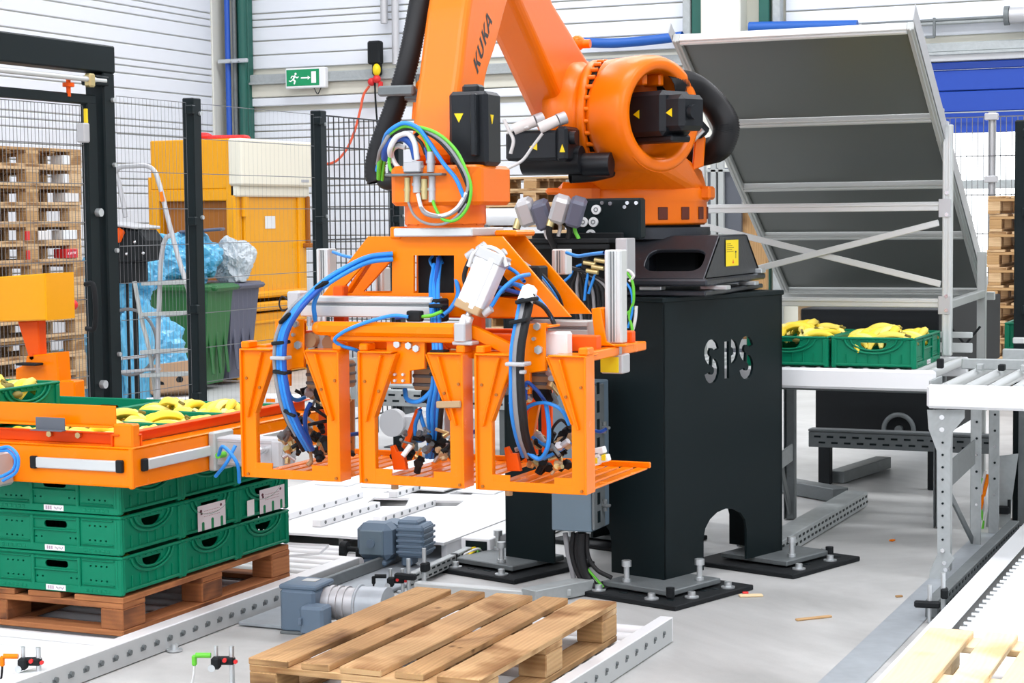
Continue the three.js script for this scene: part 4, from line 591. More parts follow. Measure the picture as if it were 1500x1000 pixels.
  part(mo, 'hazard_mark', [ext([[-0.012, -0.016], [0.012, -0.016], [0, 0.018]], 0.002).translate(mc.x + 0.12, mc.y - 0.015, mz + 0.011)], M.yellow);
  for (const [a, b] of [[[752, 190], [784, 177]], [[790, 188], [817, 176]]]) { const p = q(...a, mz + 0.0), r = q(...b, mz - 0.03); part(mo, 'plug', [rod(p, r, 0.024, 16)], M.paper); part(mo, 'plug_cap', [rod(r, r.clone().add(V(0.028, 0.012, -0.02)), 0.027, 16)], M.silver); }
  part(mo, 'cable', [tube([q(738, 175), q(745, 190), q(752, 205), q(748, 225)], 0.008, 24), tube([q(795, 195), q(780, 215), q(765, 235), q(745, 246)], 0.007, 24), tube([q(742, 195), q(752, 190), q(775, 186)], 0.006, 16)], M.hoseWhite);
  part(t, 'hub_cable', [tube([q(835, 248, 0.55), q(860, 250, 0.5), q(885, 242, 0.4), q(905, 235, 0.3)], 0.028, 24, 10), tube([q(835, 258, 0.55), q(865, 256, 0.5), q(895, 250, 0.4)], 0.03, 24, 10)], M.rubber);
  // ribbed supply hoses
  const ribbed = (pts, r) => { const c = new THREE.CatmullRomCurve3(pts, false, 'centripetal'), n = 220, g = new THREE.TubeGeometry(c, n, 1, 14, false), p = g.getAttribute('position'); for (let i = 0; i <= n; i++) { const o = c.getPointAt(i / n), k = r * (1 + 0.045 * (i % 2 ? 1 : -1)); for (let j = 0; j <= 14; j++) { const a = i * 15 + j, v = V(0, 0, 0).fromBufferAttribute(p, a).sub(o).multiplyScalar(k).add(o); p.setXYZ(a, v.x, v.y, v.z); } } g.computeVertexNormals(); return g; };
  const h1 = (x, y, z = 2.25) => at(x, y, 'z', z, t);
  const hose = part(t, 'supply_hose', [ribbed([h1(640, -160, 1.9), h1(622, -40, 2.1), h1(610, 30, 2.2), h1(594, 105), h1(575, 165), h1(556, 215), h1(549, 250), h1(553, 266)], 0.036)], M.rubber);
  part(hose, 'hose_end', [T(sph(0.042, 0, 0, 0, 1.35, 0.75, 1), h1(575, 266).x, h1(575, 266).y, h1(575, 266).z), T(C(0.09, 0.03, 0.06, 0.012), h1(588, 268).x, h1(588, 268).y, 2.26)], M.rubber);
  part(t, 'hose_clamp', [C(0.13, 0.035, 0.03, 0.006, h1(588, 130).x, h1(588, 134).y, 2.29), C(0.13, 0.035, 0.1, 0.006, h1(604, 134).x, h1(588, 140).y, 2.22), C(0.02, 0.1, 0.1, 0.005, h1(612, 130).x, h1(612, 130).y, 2.2)], M.galvDark);
  part(t, 'hose_bracket', [sph(0.03, h1(618, 130).x, h1(618, 125).y, 2.23), rod(h1(610, 150), h1(608, 175), 0.012)], M.robot);
  const h2 = (x, y, z = 0.1) => at(x, y, 'z', z, t);
  part(t, 'rear_hose', [ribbed([h2(975, 128, 0.32), h2(995, 122, 0.25), h2(1020, 130, 0.15), h2(1048, 155), h2(1064, 185), h2(1056, 212), h2(1035, 222, 0.0), h2(1015, 226, -0.1)], 0.058)], M.rubber);
  part(t, 'hose_coupling', [T(sph(0.068, 0, 0, 0, 0.8, 1, 0.9), h2(1064, 190).x, h2(1064, 190).y, h2(1064, 190).z), rod(h2(1012, 175, 0.2), h2(1030, 195, 0.15), 0.035)], M.blackMatt);
  for (const [a, b] of [[[1008, 190], [1024, 178]], [[1015, 205], [1030, 190]]]) part(t, 'pipe_fitting', [rod(h2(...a, 0.2), h2(...b, 0.2), 0.012)], M.zinc);
  part(t, 'side_lug', [ext([[0, 0], [0.05, 0.02], [0.06, 0.14], [0.03, 0.2], [0.01, 0.12]], 0.03, 0.006).rotateY(R(20)).translate(h2(1008, 245, 0.2).x, h2(1008, 250, 0.2).y, 0.14)], M.robot);
  // connector plate with plugs and the loops of cable over the wrist
  const k = (x, y, z = 2.50) => at(x, y, 'z', z, t);
  const cp = part(t, 'connector_plate', [C(0.20, 0.008, 0.10, 0.002, k(612, 256).x, k(612, 256).y, 2.49)], M.galvDark);
  for (const [x, y0, y1, r, m] of [[596, 238, 252, 0.012, M.chrome], [612, 236, 252, 0.019, M.silver], [631, 222, 252, 0.013, M.silver], [597, 260, 296, 0.011, M.brass], [611, 258, 282, 0.014, M.silver], [622, 262, 292, 0.012, M.brass], [633, 258, 296, 0.012, M.silver]]) { const a = k(x, y0), b = k(x, y1); part(cp, 'connector', [rod(a, b, r, 14), rod(k(x, (y0 + y1) / 2 - 2), k(x, (y0 + y1) / 2 + 2), r * 1.25, 6)], m); }
  part(cp, 'connector_housing', [C(0.06, 0.035, 0.03, 0.004, k(607, 245).x, k(607, 245).y, 2.51)], M.silver);
  const cable = (pts, r, m, z = 2.5) => part(t, 'cable', [tube(ats(pts, 'z', z, t), r, 60, 8)], m);
  cable([[555, 262, 2.36], [556, 240, 2.40], [564, 212, 2.44], [576, 192], [594, 184], [612, 190], [624, 204], [630, 222]], 0.0085, M.hoseGreen);
  cable([[560, 264, 2.36], [563, 235, 2.4], [570, 205, 2.44], [588, 186], [606, 185], [640, 195, 2.52], [668, 220, 2.53], [683, 250, 2.53], [690, 275, 2.53], [684, 305, 2.53], [668, 322, 2.53], [650, 322, 2.53], [638, 305, 2.52], [633, 290]], 0.0055, M.hoseGreen);
  cable([[552, 250, 2.34], [560, 215, 2.4], [572, 190], [592, 180], [612, 187], [626, 204], [650, 240, 2.52], [668, 262, 2.53], [680, 290, 2.53]], 0.007, M.hoseBlue, 2.51);
  cable([[564, 232, 2.44], [566, 214], [576, 204], [592, 202], [604, 212], [610, 232]], 0.014, M.hoseDark, 2.48);
  cable([[573, 236, 2.44], [572, 216], [582, 200], [598, 196], [607, 208], [611, 234]], 0.0095, M.hoseWhite, 2.5);
  cable([[553, 240, 2.38], [560, 214], [580, 188], [606, 186], [646, 204, 2.52], [672, 236, 2.53], [686, 268, 2.53], [676, 300, 2.53], [652, 316, 2.53], [622, 312, 2.53], [612, 284]], 0.0065, M.hoseGrey, 2.49);
  cable([[612, 284], [620, 308, 2.52], [645, 316, 2.53], [668, 306, 2.53], [684, 282, 2.53]], 0.007, M.hoseWhite, 2.51);
  cable([[598, 296], [606, 314, 2.51], [622, 326, 2.52], [648, 328, 2.53], [668, 318, 2.53], [684, 298, 2.53]], 0.0045, M.hoseGrey, 2.51);
  cable([[600, 205, 2.44], [626, 190], [650, 210], [676, 240], [688, 268]], 0.007, M.rubber, 2.5);
  cable([[557, 258, 2.36], [562, 222, 2.42], [578, 196], [600, 189], [634, 200, 2.51], [660, 226, 2.53], [676, 252, 2.53], [686, 285, 2.53], [672, 312, 2.53]], 0.005, M.rubber, 2.5);
  cable([[567, 225, 2.44], [578, 206, 2.46], [596, 198, 2.48], [616, 208, 2.5], [624, 226, 2.5]], 0.006, M.rubber, 2.5);
  cable([[571, 240, 2.44], [569, 220, 2.45], [580, 202, 2.46], [600, 197, 2.48], [620, 214, 2.5], [628, 240, 2.5]], 0.005, M.hoseDark, 2.5);
  cable([[588, 250], [578, 238], [574, 222], [582, 214], [594, 216]], 0.008, M.hoseWhite, 2.46);
  cable([[585, 252], [574, 250], [570, 236], [576, 214]], 0.006, M.hoseGreen, 2.47);
}
// ---------------------------------------------------------------- valve cabinet hung on the pedestal's left face
{
  const Z = -7.14, p = (x, y, z = Z) => at(x, y, 'z', z), t = thing('valve_cabinet', 'black valve cabinet with five round white caps beside the robot base', 'cabinet', [0, 0, 0]);
  const a = p(836, 291), b = p(938, 350), c = p(785, 350), d = p(918, 436);
  part(t, 'upper_box', [C(b.x - a.x, a.y - b.y, 0.07, 0.008, (a.x + b.x) / 2, (a.y + b.y) / 2, Z - 0.035)], M.black);
  part(t, 'frame_top', [C(d.x - c.x, 0.018, 0.18, 0.003, (c.x + d.x) / 2, p(850, 352).y, Z + 0.12), C(d.x - c.x, 0.02, 0.02, 0.003, (c.x + d.x) / 2, p(850, 360).y, Z + 0.2)], M.blackMatt);
  part(t, 'back_panel', [C(d.x - c.x, c.y - d.y + 0.05, 0.02, 0.003, (c.x + d.x) / 2, (c.y + d.y) / 2, Z + 0.035)], M.blackMatt);
  part(t, 'side_strip', [C(0.05, 0.16, 0.1, 0.004, p(918, 380, Z + 0.2).x - 0.02, p(918, 378, Z + 0.2).y, Z + 0.16)], M.silver);
  part(t, 'strip_label', [C(0.03, 0.035, 0.003, 0.001, p(914, 385, Z + 0.2).x - 0.02, p(914, 382, Z + 0.2).y, Z + 0.2115)], M.whiteMatt);
  for (const [x, y, r] of [[874, 307, 0.02], [855, 325, 0.02], [870, 325, 0.02], [866, 343, 0.02], [851, 344, 0.008]]) { const q = p(x, y), cap = part(t, 'round_cap', [cyl(r, 0.012, q.x, q.y, Z + 0.004, 'z', 24)], M.whiteMatt); if (r > 0.01) part(cap, 'centre_ring', [tor(0.008, 0.002, q.x, q.y, Z + 0.0105, 'z', 16)], M.galvDark); }
  for (const [x, y] of [[883, 297], [895, 298], [920, 297], [933, 297], [916, 303], [848, 303]]) { const q = p(x, y); part(t, 'bolt', [cyl(0.008, 0.014, q.x, q.y, Z + 0.005, 'z', 12)], M.chrome); }
  for (const [x0, y0, x1, y1, tw, m] of [[762, 290, 787, 330, 0.25, M.silver], [805, 290, 842, 322, -0.35, M.silver]]) { const q = p((x0 + x1) / 2, (y0 + y1) / 2, Z + 0.22); const pl = part(t, 'plug_housing', [T(C(0.07, 0.105, 0.12, 0.014), q.x - 0.01, q.y, q.z, 0.2, 0.3, tw)], m); part(pl, 'plug_half', [T(C(0.065, 0.11, 0.13, 0.012), q.x + 0.055, q.y - 0.012, q.z - 0.015, 0.2, 0.3, tw)], M.binGrey); part(pl, 'cable_gland', [rod(V(q.x - 0.03, q.y - 0.03, q.z + 0.03), V(q.x - 0.04, q.y - 0.07, q.z + 0.04), 0.016, 12)], M.brass); part(pl, 'cable', [tube([V(q.x - 0.04, q.y - 0.065, q.z + 0.04), V(q.x - 0.045, q.y - 0.1, q.z + 0.03), V(q.x - 0.04, q.y - 0.16, q.z - 0.02)], 0.014, 16)], M.rubber); }
  const cab = (pts, r, m, z = Z + 0.2) => part(t, 'cable', [tube(ats(pts, 'z', z), r, 40, 7)], m);
  cab([[838, 330], [846, 312], [842, 336], [848, 350]], 0.008, M.hoseGreen); cab([[806, 330], [800, 340], [804, 352]], 0.01, M.hoseWhite); cab([[812, 322], [820, 330], [818, 346]], 0.008, M.hoseWhite); cab([[826, 325], [834, 335], [832, 350]], 0.012, M.rubber);
  for (let i = 0; i < 9; i++) cab([[852 - i * 2, 385 + i], [846 + i * 2, 400], [838 + i * 7, 420], [842 + i * 7, 450], [848 + i * 5, 475]], 0.007, [M.rubber, M.hoseGrey, M.rubber][i % 3], Z + 0.12 + i * 0.006);
  cab([[860, 385], [842, 392], [834, 405], [826, 412]], 0.006, M.hoseBlue, Z + 0.15); cab([[862, 398], [858, 420], [856, 440]], 0.006, M.hoseBlue, Z + 0.17); cab([[876, 390], [868, 412], [862, 430]], 0.006, M.hoseBlue, Z + 0.17);
  for (const [x, y] of [[862, 384], [866, 396], [874, 390], [878, 380]]) { const q = p(x, y, Z + 0.18); part(t, 'fitting', [rod(V(q.x - 0.02, q.y, q.z), V(q.x + 0.03, q.y - 0.008, q.z), 0.01, 10)], M.brass); }
  part(t, 'valve_stem', [C(0.03, 0.13, 0.03, 0.004, p(857, 382, Z + 0.16).x, p(857, 382).y, Z + 0.15)], M.blackMatt);
  cab([[918, 398], [926, 412], [928, 440], [922, 462], [926, 485], [918, 500]], 0.006, M.hoseGreen, Z + 0.24); cab([[914, 410], [924, 425], [926, 455], [920, 480]], 0.005, M.hoseBlue, Z + 0.24); cab([[912, 402], [920, 396], [928, 404], [922, 412]], 0.006, M.hoseWhite, Z + 0.24); cab([[930, 450], [916, 462], [910, 478], [918, 490]], 0.006, M.hoseGreen, Z + 0.23); cab([[932, 448], [930, 470], [924, 492]], 0.007, M.hoseWhite, Z + 0.23);
}
{ // grey junction box on the pedestal front
  const Z = -7.17, p = (x, y, z = Z) => at(x, y, 'z', z), t = thing('junction_box', 'grey upright junction box with open slots fixed to the black pedestal', 'junction box', [0, 0, 0]);
  const a = p(806, 560), b = p(866, 780), cx = (a.x + b.x) / 2, cy = (a.y + b.y) / 2;
  part(t, 'housing', [C(b.x - a.x, a.y - b.y, 0.22, 0.005, cx, cy, Z - 0.11)], M.greyBox);
  part(t, 'slotted_channel', [C(0.012, a.y - b.y - 0.02, 0.13, 0.003, b.x + 0.008, cy, Z - 0.067)], M.galvDark);
  for (let i = 0; i < 8; i++) part(t, 'slot', [C(0.003, 0.05, 0.03, 0.001, b.x + 0.0145, b.y + 0.06 + i * 0.078, Z - 0.055)], M.black);
  for (const y of [745, 630]) part(t, 'hinge', [cyl(0.012, 0.05, b.x + 0.02, p(870, y).y, Z - 0.11, 'y', 12), C(0.04, 0.012, 0.02, 0.003, b.x + 0.03, p(870, y).y, Z - 0.1)], M.galvDark);
  const cab = (pts, r, m) => part(t, 'cable', [tube(pts.map(([x, y, z]) => at(x, y, 'z', z ?? Z - 0.06)), r, 40, 8)], m);
  cab([[828, 780], [832, 810], [838, 835], [842, 858]], 0.012, M.hoseGrey); cab([[840, 780], [838, 810], [846, 838], [860, 860], [880, 872]], 0.012, M.rubber); cab([[852, 780], [852, 815], [860, 845], [876, 864], [892, 872]], 0.022, M.rubber); cab([[848, 780], [846, 812], [854, 840], [868, 858], [888, 866]], 0.015, M.rubber); cab([[860, 782], [862, 815], [874, 834], [896, 846]], 0.01, M.rubber); cab([[858, 830], [872, 846], [884, 860]], 0.006, M.hoseGreen);
}
// ---------------------------------------------------------------- gripper hanging from the robot wrist
const G = thing('crate_gripper', 'orange triple crate gripper with hoses and cylinders hanging from the robot wrist', 'gripper', [-2.645, 0, -5.5]);
{
  const t = G, p = (x, y, z = 0.3) => at(x, y, 'z', z, t), poly = (l, z) => l.map(([x, y]) => { const q = p(x, y, z); return [q.x, q.y]; });
  const slab = (l, z, d, hs = [], bev = 0.002) => ext(poly(l, z), d, bev, hs.map((h) => poly(h, z))).translate(0, 0, z - d);
  part(t, 'flange_plate', [C(0.285, 0.028, 0.25, 0.004, 0.008, p(645, 340, 0.12).y, 0.0)], M.alu, 'bright machined flange plate');
  part(t, 'adapter_lug', [C(0.04, 0.04, 0.2, 0.006, p(574, 339, 0.12).x, p(574, 341, 0.12).y, 0), C(0.08, 0.02, 0.16, 0.006, p(725, 339, 0.1).x, p(730, 342, 0.1).y, -0.06)], M.orange);
  const fr = [[539, 346], [735, 346], [836, 464], [700, 465], [600, 462], [472, 462], [472, 432]], holes = [[[544, 373], [575, 373], [575, 430], [494, 430]], [[605, 373], [666, 373], [666, 430], [605, 430]], [[686, 373], [712, 373], [770, 440], [686, 432]]];
  const plateG = slab(fr, 0.09, 0.012, holes);
  part(t, 'frame_plate', [plateG.clone()], M.orange); part(t, 'frame_plate', [plateG.clone().translate(0, 0, -0.18)], M.orange);
  part(t, 'frame_bridge', [C(0.3, 0.012, 0.17, 0.003, 0.0, p(640, 347, 0.09).y - 0.008, -0.003), C(0.5, 0.012, 0.17, 0.003, 0.06, p(700, 466, 0.09).y + 0.006, -0.003), T(C(0.012, 0.3, 0.17, 0.003), p(500, 395, 0.09).x + 0.03, p(500, 395, 0.09).y - 0.01, -0.003, 0, 0, R(-38)).scale(1, 1, 0.2)], M.orange);
  // aluminium profiles and cylinders
  const prof = (x0, y0, x1, y1, z, name = 'aluminium_profile', mat = M.alu, d = 0.08) => { const a = p(x0, y0, z), b = p(x1, y1, z), w = b.x - a.x, h = a.y - b.y, cx = (a.x + b.x) / 2, cy = (a.y + b.y) / 2, vert = h > w; const g = vert ? [C(w * 0.94, h, d, 0.003, cx, cy, z - d / 2), C(w * 0.26, h - 0.002, 0.008, 0.003, cx - w * 0.34, cy, z), C(w * 0.26, h - 0.002, 0.008, 0.003, cx + w * 0.3, cy, z)] : [C(w, h * 0.94, d, 0.003, cx, cy, z - d / 2), C(w - 0.002, h * 0.52, 0.010, 0.003, cx, cy - h * 0.2, z), C(w - 0.002, h * 0.26, 0.010, 0.003, cx, cy + h * 0.33, z)]; const m = part(t, name, g, mat); for (const k of [-0.04, 0.03]) part(m, 'groove', [vert ? C(w * 0.07, h - 0.01, 0.003, 0.0006, cx + (k - 0.02) * w * 2.2, cy, z + 0.001) : C(w - 0.01, h * 0.05, 0.003, 0.0006, cx, cy + (k + 0.12) * h, z + 0.001)], M.galvDark); return m; };
  const c1 = prof(440, 433, 633, 467, 0.2, 'long_cylinder', M.alu); part(c1, 'end_block', [C(0.05, 0.07, 0.07, 0.006, p(432, 441, 0.2).x - 0.005, p(432, 442, 0.2).y, 0.17)], M.silver); part(c1, 'end_block', [C(0.03, 0.075, 0.075, 0.006, p(638, 455, 0.2).x, p(638, 455, 0.2).y, 0.165)], M.blackMatt);
  prof(770, 468, 862, 500, -0.02, 'long_cylinder', M.aluDull); prof(822, 503, 868, 528, -0.04, 'guide_block', M.blackMatt);
  prof(885, 366, 912, 503, 0.0, 'lift_cylinder', M.alu, 0.05); prof(808, 365, 831, 402, -0.25, 'lift_cylinder', M.alu, 0.05); prof(463, 364, 484, 434, -0.12, 'lift_cylinder', M.alu, 0.05); prof(549, 392, 563, 431, -0.2, 'lift_cylinder', M.alu, 0.05);
  part(t, 'cylinder_foot', [C(0.12, 0.008, 0.08, 0.002, p(894, 505, 0).x, p(894, 505, 0).y, -0.02)], M.orange);
  part(t, 'side_stay', [slab([[866, 452], [878, 450], [888, 500], [900, 506], [872, 506]], 0.04, 0.01), slab([[878, 450], [884, 452], [890, 500], [882, 500]], 0.0, 0.04)], M.orange);
  const se = part(t, 'sensor_box', [C(0.075, 0.062, 0.07, 0.004, p(896, 533, 0).x, p(896, 533, 0).y, -0.035)], M.silver); part(se, 'sensor_label', [C(0.062, 0.05, 0.003, 0.001, p(893, 533, 0.001).x, p(893, 534, 0).y, 0.0015)], M.yellow, 'yellow label'); part(se, 'stem', [cyl(0.008, 0.05, p(898, 513, 0).x, p(898, 512, 0).y, -0.03, 'y', 12), C(0.012, 0.04, 0.02, 0.002, p(904, 512, 0).x, p(904, 512, 0).y, -0.02)], M.silver);
  part(t, 'valve_terminal', [C(0.14, 0.15, 0.1, 0.006, p(645, 405, 0).x, p(645, 400, 0).y, -0.02), C(0.2, 0.1, 0.08, 0.006, p(750, 420, 0).x, p(750, 412, 0).y, -0.03)], M.blackMatt);
  // tilted white cylinder in front of the frame
  { const a = p(722, 378, 0.2), b = p(690, 452, 0.23), u = b.clone().sub(a).normalize(); const cy = part(t, 'tilt_cylinder', [bar(a, b, 0.085, 0.07, V(0, 0, 1)), bar(a.clone().add(V(-0.018, 0, 0.03)), b.clone().add(V(-0.018, 0, 0.03)), 0.02, 0.02, V(0, 0, 1)), bar(a.clone().add(V(0.014, 0, 0.03)), b.clone().add(V(0.014, 0, 0.03)), 0.02, 0.02, V(0, 0, 1))], M.whiteMatt); part(cy, 'end_cap', [bar(a.clone().addScaledVector(u, -0.02), a.clone().addScaledVector(u, 0.015), 0.092, 0.078, V(0, 0, 1))], M.silver); part(cy, 'end_cap', [bar(b.clone().addScaledVector(u, -0.015), b.clone().addScaledVector(u, 0.012), 0.09, 0.078, V(0, 0, 1))], M.tan);
    part(cy, 'piston_rod', [rod(b, p(680, 480, 0.25), 0.011, 14)], M.chrome); part(cy, 'clevis', [C(0.035, 0.05, 0.03, 0.004, p(682, 473, 0.25).x, p(682, 473, 0.25).y, 0.25, 0, 0, -0.35), cyl(0.01, 0.05, p(682, 470, 0.25).x, p(682, 470, 0.25).y, 0.25, 'z', 12)], M.whiteMatt);
    for (const [x, y, z] of [[706, 362, 0.21], [690, 372, 0.21], [735, 372, 0.18], [715, 456, 0.24], [740, 388, 0.18]]) part(cy, 'fitting', [rod(p(x - 6, y + 4, z), p(x + 5, y - 4, z), 0.012, 10)], M.silver);
    part(cy, 'cable', [tube(ats([[684, 425], [680, 405], [686, 385], [697, 368], [712, 364]], 'z', 0.2, t), 0.008, 30)], M.rubber); part(cy, 'cable', [tube(ats([[686, 390], [695, 370], [716, 362], [735, 372], [742, 390]], 'z', 0.22, t), 0.007, 30)], M.hoseWhite); }
  // long push bar and its carriers
  { const a = p(462, 481, 0.3), b = p(668, 482, 0.3); const pb = part(t, 'push_bar', [T(C(b.x - a.x, 0.045, 0.045, 0.012), (a.x + b.x) / 2, a.y, 0.28), sph(0.022, a.x, a.y, 0.28), C(b.x - a.x - 0.05, 0.02, 0.03, 0.004, (a.x + b.x) / 2 + 0.02, a.y - 0.03, 0.27)], M.orange); part(pb, 'bar_clamp', [C(0.04, 0.06, 0.055, 0.004, p(673, 487, 0.3).x, p(673, 487, 0.3).y, 0.275), C(0.07, 0.012, 0.055, 0.003, p(676, 505, 0.3).x, p(676, 503, 0.3).y, 0.27)], M.silver);
    part(t, 'bar_arm', [slab([[682, 478], [690, 476], [770, 515], [770, 528], [755, 526], [684, 492]], 0.24, 0.03)], M.orange); part(t, 'bar_arm', [slab([[478, 490], [575, 491], [575, 512], [520, 510], [490, 500]], 0.22, 0.02)], M.orange); part(t, 'bar_arm', [slab([[562, 493], [640, 493], [655, 512], [640, 530], [562, 530]], 0.16, 0.03)], M.orangeRed);
    for (const x of [455, 470, 477]) part(pb, 'stud', [cyl(0.008, 0.03, p(x, 470, 0.26).x, p(x, 470, 0.26).y, 0.27, 'y', 10)], M.silver); }
  // mounting plates in front of each fork
  const mount = (pts, bolts, z = 0.27) => { const m = part(t, 'mount_plate', [slab(pts, z, 0.008), slab(pts.map(([x, y]) => [x + 2, y]), z - 0.09, 0.008), C(p(pts[1][0], 0, z).x - p(pts[0][0], 0, z).x, 0.008, 0.09, 0.002, (p(pts[0][0], 0, z).x + p(pts[1][0], 0, z).x) / 2, p(pts[0][0], pts[0][1], z).y - 0.006, z - 0.05)], M.orange); for (const [x, y, r] of bolts) part(m, 'bolt', [hex(r ?? 0.012, 0.012, p(x, y, z).x, p(x, y, z).y, z + 0.006, 'z')], M.zinc); };
  mount([[403, 468], [445, 467], [445, 538], [424, 541], [424, 565], [412, 565], [412, 545], [403, 545]], [[434, 474], [438, 505, 0.014], [431, 490, 0.006]]);
  mount([[566, 495], [622, 495], [622, 540], [600, 543], [600, 562], [572, 562], [572, 543], [566, 540]], [[583, 504], [600, 506], [611, 510], [580, 548, 0.005], [592, 548, 0.005], [580, 557, 0.005], [592, 557, 0.005]]);
  mount([[755, 475], [799, 473], [799, 543], [776, 546], [776, 577], [764, 577], [764, 570], [752, 575], [752, 546]], [[788, 478], [790, 512, 0.014], [783, 496, 0.006], [769, 560, 0.005], [774, 568, 0.005]]);
  part(t, 'cross_beam', [C(1.16, 0.05, 0.05, 0.004, 0.0, 1.205, 0.12), C(1.16, 0.04, 0.04, 0.004, 0.0, 1.205, -0.2)], M.orangeRed);
  for (const x of [-0.58, -0.2, 0.2, 0.58]) part(t, 'cross_tie', [C(0.04, 0.03, 0.5, 0.004, x, 1.172, -0.02)], M.orange);
  part(t, 'hanger', [C(0.04, 0.2, 0.04, 0.004, p(500, 485, 0.1).x, 1.28, 0.1)], M.orangeRed); part(t, 'hanger', [C(0.04, 0.2, 0.04, 0.004, p(700, 485, 0.1).x, 1.28, 0.1)], M.orangeRed);
  // three forks
  [[-0.43, 'outer'], [0.012, 'middle'], [0.424, 'right']].forEach(([xc], k) => {
    const y0 = 0.752, y1 = 1.178, hw = 0.186, zf = 0.3, f = part(t, 'fork', [C(hw * 2 - 0.004, 0.03, 0.007, 0.002, xc, y0 + 0.015, zf - 0.004), ...[-1, 1].map((s) => ext([[s * (hw - 0.004), y0 + 0.002], [s * (hw - 0.11), y0 + 0.002], [s * (hw - 0.112), y0 + 0.05], [s * (hw - 0.004), y0 + 0.05]], 0.0055, 0.0005).translate(xc, 0, zf - 0.0065))], M.orange);
    for (const s of [-1, 1]) {
      const post = part(f, 'post', [
        ext([[s * hw, y0 + 0.004], [s * (hw - 0.052), y0 + 0.004], [s * (hw - 0.052), y0 + 0.22], [s * (hw - 0.128), y1 - 0.006], [s * hw, y1 - 0.004]], 0.006, 0.0008).translate(xc, 0, zf - 0.0062),
        C(0.007, y1 - y0 - 0.004, 0.075, 0.002, xc + s * (hw - 0.003), (y0 + y1) / 2, zf - 0.0375 + 0.012),
        C(0.12, 0.006, 0.12, 0.002, xc + s * (hw - 0.062), y1 - 0.001, zf - 0.045), C(0.03, 0.024, 0.06, 0.004, xc + s * (hw - 0.014), y1 + 0.013, zf - 0.03),
        T(bar(V(xc + s * (hw - 0.132), y1 - 0.004, zf - 0.012), V(xc + s * (hw - 0.05), y0 + 0.215, zf - 0.012), 0.006, 0.035, V(0, 0, 1)), 0, 0, 0),
        T(bar(V(xc + s * (hw - 0.085), y1 - 0.01, zf + 0.008), V(xc + s * (hw - 0.026), y0 + 0.2, zf + 0.006), 0.006, 0.022, V(0, 0, 1)), 0, 0, 0),
        C(0.006, 0.2, 0.02, 0.001, xc + s * (hw - 0.05), y0 + 0.12, zf - 0.014)], M.orange);
      for (const [dx, dy] of [[0.02, 0.012], [0.02, 0.33], [0.07, 0.3]]) part(post, 'rivet', [cyl(0.005, 0.006, xc + s * (hw - dx), y0 + dy, zf + 0.002, 'z', 8)], M.balerDark);
    }
    for (let i = 0; i < 7; i++) part(f, 'tine', [C(0.036, 0.007, 0.585, 0.002, xc + (i - 3) * 0.0505, y0 + 0.006, 0.0)], M.orange);
    part(f, 'rear_bar', [C(hw * 2 - 0.01, 0.02, 0.012, 0.003, xc, y0 + 0.018, -0.29)], M.orange);
  });
  for (const [x, s] of [[-0.2, 1], [0.22, 1], [0.205, -1]]) part(t, 'rear_post', [C(0.04, 0.42, 0.012, 0.003, x + 0.02 * s, 0.97, -0.27)], M.orangeRed);
  // grip mechanism in each opening
  const clutter = (cx, cy, n, sd) => { for (let i = 0; i < n * 1.6; i++) { const x = cx + rr(-34, 34), y = cy + rr(-26, 26), z = rr(0.02, 0.2), a = p(x, y, z), r = rr(0.004, 0.012), m = [M.silver, M.brass, M.blackMatt, M.tan, M.galvDark, M.blackMatt, M.blackMatt][Math.floor(rnd() * 7)]; part(t, 'fitting', [rod(a, a.clone().add(V(rr(-0.04, 0.04), rr(-0.04, 0.04), rr(-0.02, 0.03))), r, 8), rod(a, a.clone().add(V(rr(-0.015, 0.015), rr(-0.015, 0.015), 0.012)), r * 1.4, 6)], m); } };
  for (const [x, y] of [[472, 550], [630, 552], [795, 550]]) { const a = p(x, y, 0.16), c = part(t, 'grip_cylinder', [C(0.13, 0.09, 0.11, 0.006, a.x, a.y, 0.1)], M.tan); for (let i = 0; i < 3; i++) part(c, 'rib', [C(0.134, 0.012, 0.115, 0.003, a.x, a.y + 0.03 - i * 0.028, 0.1)], M.galvDark); part(c, 'bearing', [cyl(0.03, 0.02, a.x - 0.01, a.y - 0.06, 0.14, 'z', 20)], M.blackMatt); }
  clutter(478, 575, 7); clutter(445, 640, 14); clutter(485, 650, 8); clutter(622, 660, 18); clutter(650, 640, 8); clutter(785, 570, 12); clutter(800, 660, 22); clutter(835, 650, 8);
  part(t, 'linkage', [slab([[466, 600], [474, 600], [482, 660], [466, 668]], 0.1, 0.02)], M.orangeRed); part(t, 'linkage', [slab([[608, 600], [616, 596], [596, 660], [588, 655]], 0.14, 0.012)], M.orangeRed); part(t, 'linkage', [slab([[775, 600], [790, 590], [776, 660], [762, 660]], 0.1, 0.02)], M.orange); part(t, 'linkage', [slab([[500, 585], [516, 585], [516, 665], [500, 668]], -0.1, 0.02)], M.balerDark);
  for (const [x, y] of [[583, 672], [750, 674]]) part(t, 'hook_lever', [slab([[x - 12, y - 18], [x - 7, y - 20], [x - 2, y - 10], [x + 7, y - 10], [x + 12, y + 16], [x - 7, y + 16]], 0.2, 0.02)], M.orangeRed);
  part(t, 'piston_rod', [rod(p(590, 668, 0.22), p(602, 652, 0.2), 0.009, 12)], M.whiteMatt);
  part(t, 'valve_block', [C(0.09, 0.075, 0.05, 0.006, p(815, 505, 0.2).x, p(815, 503, 0.2).y, 0.2)], M.whiteMatt); part(t, 'valve_block', [C(0.05, 0.12, 0.06, 0.006, p(665, 610, -0.1).x, p(665, 610, -0.1).y, -0.1)], M.silver); part(t, 'valve_block', [C(0.07, 0.08, 0.06, 0.006, p(735, 600, -0.15).x, p(735, 560, -0.15).y, -0.15)], M.galvDark);
